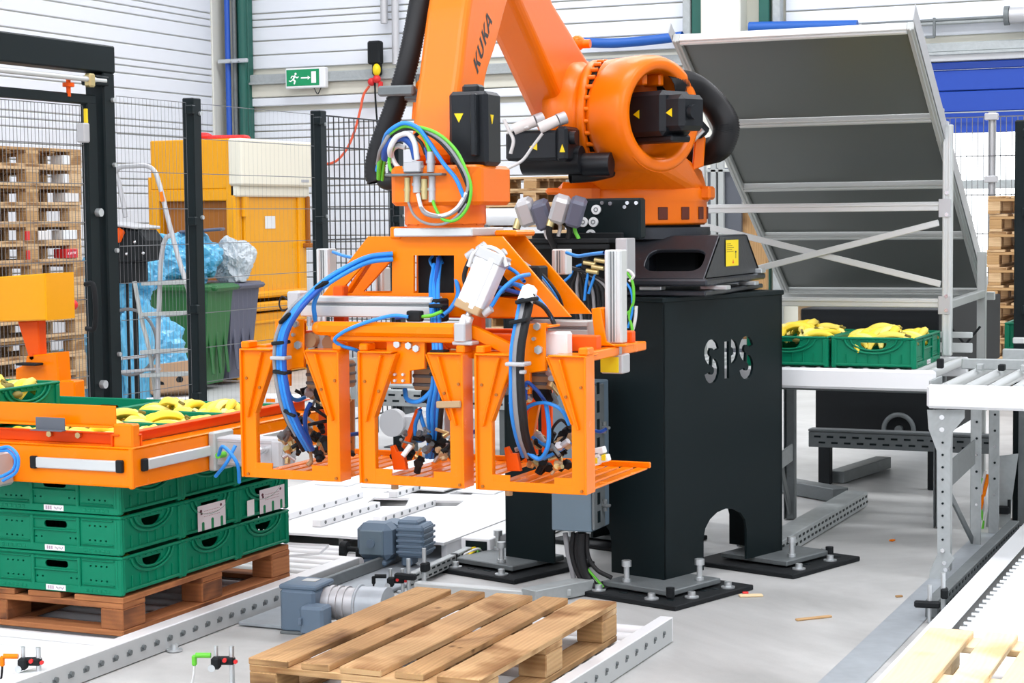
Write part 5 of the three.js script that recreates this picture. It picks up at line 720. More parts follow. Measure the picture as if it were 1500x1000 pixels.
  for (const [x, y, w] of [[870, 668, 0.05], [882, 672, 0.05], [878, 660, 0.04], [866, 678, 0.06]]) part(t, 'plug', [C(w, 0.022, 0.03, 0.003, p(x, y, 0.05).x, p(x, y, 0.05).y, 0.05, 0, 0, 0.25)], M.whiteMatt);
  for (const [x, y] of [[873, 674], [885, 670]]) part(t, 'plug_label', [C(0.014, 0.018, 0.032, 0.001, p(x, y, 0.06).x, p(x, y, 0.06).y, 0.052)], M.yellow);
  part(t, 'cable_plug', [C(0.05, 0.035, 0.03, 0.004, p(606, 463, 0.27).x, p(606, 463, 0.27).y, 0.26)], M.blackMatt);
  // hoses
  const hose = (pts, r, m, z = 0.3, lab) => part(t, 'hose', [tube(pts.map(([x, y, q]) => p(x, y, q ?? z)), r, 70, 8)], m, lab), tie = (x, y, a, w, z = 0.31, m = M.blackMatt) => part(t, 'cable_tie', [C(w, 0.012, w * 0.9, 0.003, p(x, y, z).x, p(x, y, z).y, z - 0.01, 0, 0, a)], m);
  const L = [[574, 376, 0.1], [540, 380, 0.14], [505, 396, 0.2], [468, 420, 0.26], [432, 452, 0.32], [412, 488, 0.335], [408, 530, 0.335], [412, 565, 0.33], [420, 598, 0.3], [434, 630, 0.26], [450, 658, 0.2]];
  [[0, 0, M.hoseBlue, 0.009], [4, -5, M.hoseBlue, 0.008], [5, 4, M.hoseBlue, 0.0075], [-5, 5, M.rubber, 0.009], [-6, -2, M.hoseGrey, 0.007], [8, 1, M.hoseDark, 0.0085]].forEach(([dx, dy, m, r], i) => hose(L.slice(m === M.hoseBlue ? 0 : 3).map(([x, y, z], j) => [x + dx * (y > 440 ? 1 : 0.3), y + dy * (y > 440 ? 0.3 : 0.9), z + (i % 3) * 0.006 - 0.006]), r, m));
  hose([[462, 470, 0.24], [460, 446, 0.25], [468, 424, 0.25]], 0.008, M.hoseBlue); hose([[574, 372, 0.1], [545, 378, 0.12], [510, 376, 0.0], [488, 369, -0.12]], 0.006, M.hoseBlue);
  tie(469, 419, 0.6, 0.05, 0.27); tie(418, 466, 0.7, 0.05, 0.335); tie(409, 502, 0.1, 0.05, 0.34); tie(409, 524, 0, 0.056, 0.345, M.silver); tie(411, 545, -0.1, 0.05, 0.34); tie(425, 605, -0.4, 0.045, 0.3);
  [[0, M.hoseBlue, 0.009], [-5, M.hoseBlue, 0.007], [5, M.hoseBlue, 0.008], [9, M.rubber, 0.009], [3, M.hoseDark, 0.008]].forEach(([d, m, r], i) => hose([[640 + d * 0.8, 390 - i * 3, 0.06], [636 + d, 420, 0.14], [638 + d, 470, 0.24], [641 + d, 520, 0.28], [640 + d * 1.2, 560, 0.26], [634 + d * 1.4, 600, 0.2], [634 + d, 640, 0.14], [630 + d, 670, 0.1]].slice(m === M.rubber ? 3 : 0), r, m));
  hose([[636, 395, 0.06], [630, 380, 0.04], [640, 372, 0.02], [648, 385, 0.06]], 0.005, M.hoseBlue); hose([[668, 408, 0.08], [671, 430, 0.12], [660, 452, 0.2], [648, 462, 0.26]], 0.0075, M.hoseBlue); tie(640, 448, 0, 0.05, 0.24); tie(642, 515, 0, 0.05, 0.29); tie(641, 548, 0, 0.05, 0.28);
  hose([[641, 552, 0.26], [632, 572, 0.24], [612, 588, 0.22], [596, 584, 0.2], [593, 570, 0.18]], 0.008, M.hoseBlue); hose([[616, 600, 0.16], [608, 625, 0.14], [612, 645, 0.12], [624, 640, 0.12], [618, 615, 0.14], [614, 600, 0.14]], 0.007, M.hoseBlue);
  [[0, M.hoseGrey, 0.012], [-7, M.hoseBlue, 0.008], [7, M.rubber, 0.012], [3, M.rubber, 0.011], [-2, M.hoseGrey, 0.009]].forEach(([d, m, r], i) => hose([[740 + d * 0.5, 425, 0.2], [772 + d, 432, 0.28], [764 + d, 470, 0.33], [757 + d, 510, 0.34], [756 + d, 555, 0.335], [758 + d * 1.2, 600, 0.3], [764 + d, 640, 0.24], [774 + d, 668, 0.18]].slice(1), r, m)); 
  hose([[776, 425, 0.26], [768, 445, 0.31]], 0.026, M.whiteMatt, 0.3, 'white sleeve'); tie(770, 440, 0.2, 0.06, 0.325); tie(761, 470, 0.2, 0.06, 0.34); tie(757, 533, 0, 0.065, 0.355, M.silver); tie(764, 545, 0, 0.02, 0.36, M.silver);
  hose([[775, 402, 0.1], [755, 408, 0.2], [735, 425, 0.22], [722, 445, 0.22], [715, 455, 0.23]], 0.007, M.hoseBlue); hose([[750, 415, 0.12], [770, 422, 0.2], [790, 440, 0.2], [805, 460, 0.2], [812, 475, 0.2]], 0.007, M.hoseBlue); hose([[730, 402, 0.1], [738, 390, 0.12], [752, 396, 0.1], [768, 412, 0.15]], 0.006, M.hoseBlue); hose([[728, 420, 0.12], [745, 425, 0.14], [765, 430, 0.18]], 0.007, M.hoseDark); hose([[735, 428, 0.1], [752, 416, 0.1], [770, 426, 0.12]], 0.006, M.hoseBlue);
  for (let i = 0; i < 5; i++) hose([[745 + i * 5, 368 + i * 4, -0.03], [765 + i * 8, 385 + i * 5, -0.02], [790 + i * 7, 412 + i * 5, -0.02], [812 + i * 3, 440 + i * 2, -0.03]], 0.005, [M.hoseBlue, M.hoseDark, M.hoseGrey, M.hoseBlue, M.rubber][i]);
  hose([[812, 475, 0.2], [806, 462, 0.2], [795, 448, 0.21], [780, 440, 0.22]], 0.008, M.rubber); hose([[830, 370, -0.2], [846, 375, -0.16], [860, 373, -0.12], [885, 370, -0.03]], 0.006, M.hoseBlue);
  hose([[760, 615, 0.2], [775, 595, 0.22], [800, 590, 0.24], [822, 600, 0.24], [834, 622, 0.22]].map((q) => q), 0.006, M.hoseBlue); hose([[800, 592, 0.22], [804, 625, 0.22], [802, 655, 0.22], [790, 672, 0.2], [772, 660, 0.2], [760, 630, 0.2]], 0.0075, M.hoseBlue); hose([[834, 625, 0.18], [822, 615, 0.2], [808, 632, 0.18], [812, 652, 0.16], [828, 640, 0.16]], 0.005, M.rubber); hose([[780, 640, 0.12], [800, 652, 0.14], [825, 650, 0.14], [850, 646, 0.1]], 0.006, M.hoseBlue); hose([[796, 672, 0.16], [815, 662, 0.16], [836, 650, 0.14]], 0.006, M.hoseBlue); hose([[770, 585, 0.26], [772, 560, 0.28], [785, 570, 0.26], [800, 590, 0.2]], 0.006, M.hoseDark);
  hose([[420, 565, 0.28], [425, 580, 0.26], [436, 586, 0.2], [446, 582, 0.16]], 0.007, M.hoseBlue); hose([[455, 590, 0.2], [448, 605, 0.2], [448, 630, 0.2], [455, 650, 0.18]], 0.008, M.hoseDark); hose([[455, 595, 0.18], [470, 605, 0.18], [482, 615, 0.14], [470, 618, 0.16], [452, 622, 0.16]], 0.006, M.rubber); hose([[500, 640, -0.05], [516, 636, -0.05], [530, 634, -0.05], [545, 628, -0.08]], 0.007, M.hoseDark); hose([[660, 640, -0.05], [675, 638, -0.05], [690, 634, -0.05], [705, 628, -0.05]], 0.007, M.hoseDark); hose([[868, 630, 0], [880, 632, 0], [888, 628, 0]], 0.006, M.hoseDark);
  hose([[598, 464, 0.28], [578, 462, 0.29], [550, 468, 0.3], [520, 478, 0.31], [500, 488, 0.315], [490, 498, 0.31], [500, 506, 0.29], [520, 512, 0.26], [528, 518, 0.2]], 0.006, M.hoseBlue); hose([[580, 466, 0.26], [600, 463, 0.27]], 0.006, M.hoseDark); hose([[616, 464, 0.26], [632, 462, 0.26], [648, 456, 0.26]], 0.006, M.hoseGreen);
  hose([[425, 442, 0.2], [413, 434, 0.2], [409, 445, 0.2], [414, 455, 0.2], [424, 450, 0.2]], 0.003, M.rubber);
  part(t, 'nozzle', [cyl(0.007, 0.05, p(460, 468, 0.24).x, p(460, 472, 0.24).y, 0.24, 'y', 12)], M.silver); part(t, 'slide_block', [C(0.03, 0.1, 0.03, 0.003, p(469, 497, 0.22).x, p(469, 494, 0.22).y, 0.2)], M.silver); part(t, 'linkage_bush', [cyl(0.025, 0.04, p(453, 498, 0.24).x, p(453, 498, 0.24).y, 0.22, 'z', 16)], M.tan); part(t, 'linkage_bush', [cyl(0.022, 0.04, p(480, 502, 0.22).x, p(480, 502, 0.22).y, 0.2, 'z', 16)], M.tan);
  part(t, 'hinge_strap', [C(0.085, 0.022, 0.012, 0.003, p(658, 592, 0.315).x, p(658, 592, 0.315).y, 0.318, 0, 0, 0.05)], M.tan);
  for (const [x, y] of [[570, 722], [738, 738]]) part(t, 'pad_stud', [cyl(0.012, 0.03, p(x - 2, y - 6, 0.25).x, 0.738, 0.2, 'y', 12)], M.tan);
}
// ---------------------------------------------------------------- pallet and conveyor in the foreground
{
  const p = makePallet('wooden_pallet', 'empty wooden pallet of five pale planks waiting under the gripper', 1.2, 0.8, woodOld);
  p.position.set(-2.687, 0.0785, -5.528); p.rotation.y = Math.PI / 2 + R(0.4);
  const t = thing('roller_conveyor', 'short white roller conveyor under the empty foreground pallet', 'conveyor');
  rail(t, -2.21, -4.2, -6.5, 0.004, 0.088, 1, 0.05); rail(t, -3.17, -4.2, -6.5, 0.004, 0.083, -1, 0.05);
  part(t, 'end_cap', [C(0.05, 0.094, 0.006, 0.002, -2.232, 0.05, -6.503)], M.white);
  part(t, 'end_beam', [C(1.1, 0.05, 0.06, 0.004, -3.2, 0.028, -6.66)], M.alu);
  const rg = shared([cyl(0.033, 0.9, 0, 0, 0, 'x', 14)]); for (let z = -4.4; z > -6.45; z -= 0.125) part(t, 'roller', rg, M.white).position.set(-2.69, 0.0445, z);
  const bg = shared([cyl(0.007, 0.01, 0, 0, 0, 'x', 8), C(0.004, 0.012, 0.018, 0.001, -0.002, -0.012, 0)]); for (let z = -5.3; z > -6.45; z -= 0.1) part(t, 'rail_slot', bg, M.galvDark).position.set(-2.206, 0.058, z);
  part(t, 'cross_rail', [C(0.56, 0.045, 0.05, 0.004, -3.24, 0.03, -6.97)], M.alu);
  part(t, 'floor_channel', [bar(V(-2.98, 0.035, -6.93), V(-2.84, 0.035, -7.24), 0.09, 0.06), bar(V(-3.0, 0.03, -7.02), V(-2.86, 0.03, -7.1), 0.04, 0.03)], M.galv);
}
{ // steel floor cover with tray beside the crate conveyor
  const t = thing('floor_cover', 'flat grey steel floor cover between the crate conveyor and slotted tray', 'cover plate');
  part(t, 'plate', [C(0.28, 0.014, 2.2, 0.003, -3.755, 0.012, -7.25)], M.plateSteel);
  part(t, 'kick_rail', [C(0.02, 0.05, 1.0, 0.003, -3.885, 0.045, -7.2)], M.galvDark);
  const tr = thing('cable_tray', 'slotted galvanised cable tray on the floor left of the pedestal', 'cable tray');
  const a = V(-3.585, 0.045, -7.06), b = V(-3.62, 0.045, -7.72); part(tr, 'channel', [bar(a, b, 0.035, 0.05)], M.galv);
  for (let i = 0; i < 11; i++) for (const dy of [-0.012, 0.012]) { const q = a.clone().lerp(b, 0.05 + i * 0.088); part(tr, 'slot', [C(0.003, 0.008, 0.03, 0.0006, q.x + 0.0185, 0.045 + dy, q.z + (dy > 0 ? 0.01 : -0.01))], M.black); }
  const d = thing('cable_duct', 'white rectangular cable duct running back beside the black pedestal', 'duct');
  part(d, 'duct_body', [C(0.15, 0.1, 1.5, 0.004, -3.60, 0.056, -8.5)], M.white); part(d, 'open_end', [C(0.11, 0.075, 0.004, 0.001, -3.595, 0.056, -7.7485)], M.black);
  part(d, 'wire', [tube([V(-3.59, 0.05, -7.76), V(-3.57, 0.06, -7.66), V(-3.59, 0.03, -7.58), V(-3.61, 0.06, -7.66), V(-3.60, 0.06, -7.76)], 0.007, 30)], M.yellow); part(d, 'wire', [tube([V(-3.58, 0.06, -7.76), V(-3.55, 0.045, -7.65), V(-3.52, 0.02, -7.56)], 0.006, 20)], M.hoseGreen); part(d, 'wire', [tube([V(-3.57, 0.04, -7.76), V(-3.56, 0.07, -7.68), V(-3.6, 0.05, -7.6)], 0.006, 20)], M.hoseWhite);
}
{ // white transfer conveyor behind
  const t = thing('transfer_conveyor', 'wide white transfer conveyor of plates and drilled rails behind the gear motor', 'conveyor');
  const hole = (l) => l.map(([x, y]) => { const q = at(x, y, 'y', 0.09); return [q.x, q.z]; });
  const top = shape([[-5.3, -7.62], [-3.70, -7.62], [-3.70, -10.3], [-5.3, -10.3]], [hole([[531, 744], [594, 744], [600, 732], [548, 731]]), hole([[619, 744], [668, 744], [680, 736], [628, 735]]), hole([[560, 724], [690, 727], [706, 716], [592, 714]]), hole([[418, 816], [468, 812], [482, 800], [418, 797]])]);
  part(t, 'deck', [xz(ext(top, 0.012), 0.1)], M.white);
  for (const [x, z0, z1] of [[-3.72, -7.66, -10.2], [-5.28, -7.66, -10.2], [-4.4, -7.9, -10.2]]) part(t, 'leg_rail', [C(0.03, 0.085, Math.abs(z1 - z0), 0.002, x, 0.0435, (z0 + z1) / 2)], M.white);
  for (const [[x0, y0], [x1, y1]] of [[[400, 757], [532, 722]], [[470, 765], [545, 737]], [[560, 760], [625, 733]], [[575, 722], [640, 702]]]) { const a = at(x0, y0, 'y', 0.125), b = at(x1, y1, 'y', 0.125); part(t, 'drilled_rail', [C(0.05, 0.035, Math.abs(a.z - b.z), 0.003, (a.x + b.x) / 2, 0.1185, (a.z + b.z) / 2)], M.white); const n = 7; for (let i = 0; i < n; i++) part(t, 'bore', [cyl(0.009, 0.004, (a.x + b.x) / 2 + 0.0255, 0.12, a.z + (b.z - a.z) * (i + 0.5) / n, 'x', 10)], M.galvDark); }
  for (let i = 0; i < 5; i++) part(t, 'drive_belt', [C(0.22, 0.012, 1.1, 0.003, -5.1 + i * 0.3, 0.1065, -9.6)], M.whiteMatt);
}
{ // far slotted conveyor seen between the forks
  const t = thing('slotted_conveyor', 'low galvanised conveyor frame with slotted side seen between the gripper forks', 'conveyor');
  part(t, 'side_beam', [C(2.6, 0.11, 0.05, 0.004, -4.6, 0.40, -11.0), C(2.6, 0.02, 0.5, 0.004, -4.6, 0.47, -11.3)], M.galv);
  for (let i = 0; i < 26; i++) for (const dy of [-0.02, 0.02]) part(t, 'slot', [C(0.05, 0.014, 0.004, 0.001, -5.8 + i * 0.095 + (dy > 0 ? 0 : 0.03), 0.40 + dy, -10.974)], M.black);
  for (const x of [-5.6, -4.9, -4.2, -3.5]) part(t, 'leg', [C(0.07, 0.35, 0.07, 0.005, x, 0.176, -11.05)], M.galvDark);
  part(t, 'drive_box', [C(0.5, 0.14, 0.3, 0.01, -5.2, 0.26, -10.75), cyl(0.09, 0.06, -5.5, 0.28, -10.6, 'z', 24)], M.silver);
  part(t, 'head_plate', [(() => { const q = (x, y) => { const v = at(x, y, 'z', -10.6); return [v.x, v.y]; }; return ext([q(501, 596), q(500, 532), q(507, 525), q(522, 523), q(523, 596)], 0.03, 0.003).translate(0, 0, -10.63); })(), C(0.06, 0.62, 0.06, 0.004, at(512, 595, 'z', -10.62).x, 0.31, -10.615)], M.galv);
  part(t, 'wood_cover', [C(0.9, 0.34, 0.02, 0.004, -5.15, 0.68, -11.5)], M.tan); part(t, 'wood_cover_leg', [C(0.05, 0.5, 0.04, 0.004, -4.75, 0.72, -11.45)], M.blackMatt);
}
{ // gear motors
  const m = thing('gear_motor', 'blue grey gear motor with ribbed housing on the conveyor edge', 'motor', [-3.84, 0.021, -7.44], R(6)), f = M.sew;
  part(m, 'gear_housing', [C(0.17, 0.17, 0.13, 0.03, -0.09, 0.115, 0.04), cyl(0.085, 0.1, -0.06, 0.11, -0.06, 'z', 28), C(0.12, 0.03, 0.14, 0.01, -0.09, 0.02, 0.03)], f);
  const fc = part(m, 'front_cover', [C(0.115, 0.115, 0.012, 0.016, -0.095, 0.115, 0.108)], M.greyBox); part(fc, 'cover_screw', [cyl(0.02, 0.006, -0.095, 0.112, 0.117, 'z', 20)], f);
  part(m, 'motor_body', [C(0.13, 0.15, 0.15, 0.012, 0.075, 0.12, -0.01), C(0.1, 0.03, 0.12, 0.01, 0.06, 0.2, -0.01), C(0.05, 0.06, 0.1, 0.01, 0.05, 0.03, 0.0)], f);
  for (let i = 0; i < 5; i++) part(m, 'cooling_fin', [C(0.006, 0.012, 0.15, 0.002, 0.143, 0.07 + i * 0.026, -0.01), C(0.13, 0.012, 0.005, 0.002, 0.075, 0.07 + i * 0.026, 0.067)], f);
  part(m, 'torque_arm', [cyl(0.012, 0.14, -0.2, 0.07, 0.05, 'x', 12), cyl(0.035, 0.03, -0.25, 0.07, 0.05, 'x', 14), C(0.05, 0.07, 0.05, 0.008, -0.16, 0.05, 0.06), C(0.03, 0.07, 0.03, 0.004, -0.26, 0.036, 0.05)], M.blackMatt);
  const n = thing('gear_motor', 'blue grey upright gear motor with silver drum near the empty pallet', 'motor', [-3.58, 0, -6.22], R(4));
  part(n, 'gear_housing', [C(0.15, 0.17, 0.16, 0.012, -0.03, 0.09, 0.03), C(0.16, 0.02, 0.17, 0.006, -0.03, 0.182, 0.02)], f); part(n, 'terminal_box', [C(0.1, 0.11, 0.09, 0.01, 0.06, 0.07, 0.13), C(0.012, 0.03, 0.03, 0.004, 0.02, 0.07, 0.178)], f);
  part(n, 'motor_drum', [cyl(0.062, 0.16, 0.12, 0.11, 0.0, 'x', 28), ...[0, 1, 2].map((i) => cyl(0.068, 0.012, 0.075 + i * 0.03, 0.11, 0, 'x', 28))], M.silver); part(n, 'fan_cover', [cyl(0.075, 0.12, 0.24, 0.105, -0.01, 'x', 28), tor(0.075, 0.007, 0.185, 0.105, -0.01, 'x', 30), C(0.1, 0.06, 0.1, 0.01, 0.23, 0.032, -0.01)], M.plateSteel);
  part(n, 'foot', [C(0.2, 0.012, 0.2, 0.003, 0, 0.006, 0.02)], M.galvDark);
  part(n, 'data_plate', [C(0.06, 0.003, 0.05, 0.001, -0.02, 0.1935, 0.0)], M.alu);
  solo('wedge_box', 'white plastic trunking piece lying against the upright gear motor', 'trunking', [C(0.16, 0.06, 0.1, 0.006, 0, 0.03, 0)], M.whiteMatt, [-3.36, 0.0, -6.12], R(18));
}
// sensor posts
function sensorPost(label, x, y, h, cap, mat) {
  const b = at(x, y, 'y', 0), t = thing('sensor_post', label, 'sensor post', [b.x, 0, b.z], R(20));
  part(t, 'rod', [cyl(0.0085, h, 0, h / 2 + 0.004, 0, 'y', 14), cyl(0.025, 0.008, 0, 0.004, 0, 'y', 16)], M.zinc);
  part(t, 'clamp', [C(0.06, 0.026, 0.03, 0.006, -0.02, h - 0.045, 0), C(0.03, 0.04, 0.034, 0.006, -0.05, h - 0.05, 0.012)], M.blackMatt); part(t, 'clamp_screw', [hex(0.007, 0.012, 0.016, h - 0.045, 0.016, 'z'), cyl(0.007, 0.012, -0.02, h - 0.04, 0.018, 'z', 10)], M.red);
  part(t, 'cross_rod', [cyl(0.007, 0.05, -0.052, h - 0.02, 0, 'y', 12), cyl(0.012, 0.02, -0.062, h - 0.065, 0.02, 'z', 14)], M.zinc);
  const s = part(t, 'sensor', [T(cyl(0.009, 0.05, 0, 0, 0, 'x', 12), -0.095, h - 0.028, 0), C(0.016, 0.036, 0.016, 0.004, -0.125, h - 0.045, 0)], cap); part(s, 'cable', [tube([V(-0.125, h - 0.06, 0), V(-0.13, h - 0.1, 0), V(-0.14, h - 0.14, 0.0), V(-0.14, 0.02, 0.01)], 0.004, 20)], mat); return t;
}
sensorPost('thin steel sensor post with green plug beside the crate conveyor rail', 341, 1035, 0.20, M.hoseGreen, M.hoseWhite);
sensorPost('thin steel sensor post with orange tipped sensor at the lower left edge', 58, 1022, 0.17, M.orange, M.rubber);
sensorPost('thin steel sensor post next to the upright gear motor', 590, 868, 0.10, M.blackMatt, M.rubber);
function boltClamp(label, x, z, turn = 0) { const g = thing('bolt_clamp', label, 'clamp', [x, 0, z], turn); part(g, 'rod', [cyl(0.009, 0.15, 0, 0.076, 0, 'y', 12)], M.zinc); part(g, 'rod', [cyl(0.009, 0.19, 0.05, 0.096, -0.05, 'y', 12)], M.zinc); part(g, 'block', [C(0.1, 0.026, 0.03, 0.006, -0.01, 0.075, 0.01), C(0.03, 0.04, 0.05, 0.006, 0.055, 0.11, -0.05)], M.blackMatt); }
boltClamp('small bolted rod clamp at the near end of the slotted tray', -3.55, -6.96); { const q = at(1362, 912, 'y', 0); boltClamp('small bolted rod clamp at the near end of the dark slotted rail at the right', q.x, q.z, R(10)); }
// ---------------------------------------------------------------- right hand conveyors
{
  const t = thing('table_conveyor', 'white table height roller conveyor carrying the two banana crates', 'conveyor'), Z = -8.50, q = (x, y, z = Z) => at(x, y, 'z', z), a = q(1152, 538), b = q(1370, 541), c = q(1152, 568);
  part(t, 'front_beam', [C(1.46, a.y - c.y, 0.035, 0.012, b.x - 0.73, (a.y + c.y) / 2, Z - 0.0175)], M.white); part(t, 'rear_beam', [C(1.46, a.y - c.y, 0.035, 0.006, b.x - 0.73, (a.y + c.y) / 2, -9.36)], M.white);
  const rg = shared([cyl(0.024, 0.80, 0, 0, 0, 'z', 14)]); for (let i = 0; i < 20; i++) part(t, 'roller', rg, M.alu).position.set(b.x - 0.03 - i * 0.075, a.y - 0.020, -8.94);
  part(t, 'side_guard', [C(1.4, 0.03, 0.03, 0.004, -2.3, 0.985, -9.42), C(1.4, 0.05, 0.02, 0.004, -2.3, 0.92, -9.42)], M.alu);
  for (const [x, y0] of [[-2.53, -9.40], [-2.53, -8.55], [-1.75, -9.4]]) part(t, 'leg', [C(0.045, c.y - 0.005, 0.05, 0.004, x, c.y / 2, y0), C(0.006, c.y - 0.005, 0.07, 0.002, x - 0.03, c.y / 2, y0)], M.galvDark);
  part(t, 'under_tray', [C(1.3, 0.05, 0.03, 0.004, -2.25, c.y - 0.03, -9.0)], M.galvDark);
  part(t, 'brace', [bar(V(-2.52, 0.36, -9.40), V(-2.52, 0.30, -8.55), 0.012, 0.09)], M.galv); part(t, 'brace', [bar(V(-2.53, 0.3, -9.2), V(-2.53, 0.04, -9.38), 0.012, 0.05)], M.galvDark);
  part(t, 'slotted_beam', [C(1.0, 0.085, 0.04, 0.003, -2.05, 0.375, -9.85), C(1.0, 0.012, 0.09, 0.002, -2.05, 0.425, -9.87)], M.galvDark);
  for (let i = 0; i < 14; i++) for (const dy of [-0.016, 0.016]) part(t, 'slot', [C(0.036, 0.01, 0.004, 0.001, -2.5 + i * 0.07 + (dy > 0 ? 0 : 0.025), 0.375 + dy, -9.829)], M.black);
  part(t, 'end_stop', [C(0.03, 0.045, 0.03, 0.004, b.x + 0.012, a.y + 0.03, Z - 0.06)], M.blackMatt);
}
{
  const t = thing('table_conveyor', 'white table height roller conveyor at the right edge on a drilled leg', 'conveyor'), Z = -7.98, q = (x, y, z = Z) => at(x, y, 'z', z), a = q(1357, 563), c = q(1357, 598);
  part(t, 'front_beam', [C(1.9, a.y - c.y, 0.035, 0.012, a.x + 0.95, (a.y + c.y) / 2, Z - 0.0175)], M.white); part(t, 'rear_beam', [C(1.9, a.y - c.y, 0.035, 0.006, a.x + 0.95, (a.y + c.y) / 2, -9.38)], M.white);
  part(t, 'end_bracket', [C(0.012, 0.09, 0.25, 0.003, a.x + 0.01, a.y - 0.03, Z - 0.16)], M.galv);
  const rg = shared([cyl(0.024, 1.32, 0, 0, 0, 'z', 14)]); for (let i = 0; i < 18; i++) part(t, 'roller', rg, M.alu).position.set(a.x + 0.07 + i * 0.1, a.y - 0.020, -8.69);
  for (let i = 0; i < 6; i++) part(t, 'roller_cap', [C(0.03, 0.03, 0.05, 0.004, a.x + 0.1 + i * 0.1, a.y + 0.018, -8.75)], i % 2 ? M.blackMatt : M.galv);
  part(t, 'centre_guide', [C(1.2, 0.06, 0.03, 0.004, a.x + 0.75, a.y + 0.05, -9.1), C(0.3, 0.05, 0.03, 0.004, a.x + 0.14, a.y + 0.02, -8.9)], M.galv); part(t, 'side_guard', [C(1.6, 0.03, 0.03, 0.004, a.x + 0.95, a.y + 0.10, -9.42)], M.alu);
  const pl = (l, z) => l.map(([x, y]) => { const v = q(x, y, z); return [v.x, Math.max(0.001, v.y)]; }), zl = -8.035;
  const leg = part(t, 'leg', [ext(pl([[1358, 600], [1413, 600], [1413, 612], [1396, 632], [1392, 660], [1392, 810], [1398, 818], [1378, 848], [1361, 848], [1362, 836], [1373, 812], [1372, 660], [1360, 628]], zl), 0.006, 0.0008).translate(0, 0, zl - 0.006), C(0.006, 0.7, 0.05, 0.002, q(1391, 700, zl).x, 0.39, zl - 0.03)], M.galv);
  [611, 629, 648, 666, 684, 702, 720, 737, 755, 772, 790].forEach((y, i) => { const v = q(1381 - (y < 640 ? 1 : 0), y, zl); part(leg, i < 2 ? 'bolt' : 'bore', [cyl(i < 2 ? 0.011 : 0.005, 0.006, v.x, v.y, zl + 0.002, 'z', 12)], i < 2 ? M.chrome : M.black); });
  for (const y of [806, 824, 834]) { const v = q(1381 + (y - 806) * 0.15, y, zl); part(leg, 'bolt', [hex(0.010, 0.008, v.x, v.y, zl + 0.003, 'z')], M.chrome); }
  for (const [x, z] of [[-1.50, -8.95], [-1.47, -9.3], [0.1, -8.05], [0.1, -9.3]]) { const l = part(t, 'leg', [C(0.05, c.y - 0.008, 0.012, 0.002, x, c.y / 2, z), C(0.008, c.y - 0.008, 0.05, 0.002, x - 0.024, c.y / 2, z - 0.03)], M.galv); for (let i = 0; i < 7; i++) part(l, 'bore', [cyl(0.006, 0.004, x + 0.004, 0.2 + i * 0.08, z + 0.0075, 'z', 10)], i % 3 ? M.black : M.chrome); }
  part(t, 'brace', [bar(V(-1.50, 0.43, -8.08), V(-1.50, 0.46, -8.9), 0.01, 0.12)], M.galvDark); part(t, 'brace', [bar(V(-1.50, 0.33, -8.3), V(-1.51, 0.03, -8.92), 0.01, 0.04)], M.galvDark);
}
// crates on the table conveyor
{
  const y = 0.8775, c1 = copy(crateA, 'green crate of bananas on the white table conveyor, second from the pedestal', [-1.905, y, -8.83], R(90), 'green crates on the right conveyors'), c2 = copy(crateA, 'green crate of bananas half hidden by the black pedestal', [-2.318, y, -8.83], R(90), 'green crates on the right conveyors'), c3 = copy(crateA, 'green crate cut off by the right edge of the photograph', (() => { const v = at(1471, 513, 'y', 0.885); return [v.x + 0.2, 0.882, v.z - 0.3]; })(), R(90), 'green crates on the right conveyors');
  fillCrate(c1, 'free standing right crate', 0.11, spots6(0.2), 'bananas in the free standing right crate'); fillCrate(c2, 'half hidden right crate', 0.125, spots6(1.6), 'bananas in the half hidden crate');
  fillCrate(c1, 'front grip opening of the free standing crate', 0.098, [[-0.185, 0.0, 1.57, 0]], 'bananas in the free standing right crate');
}
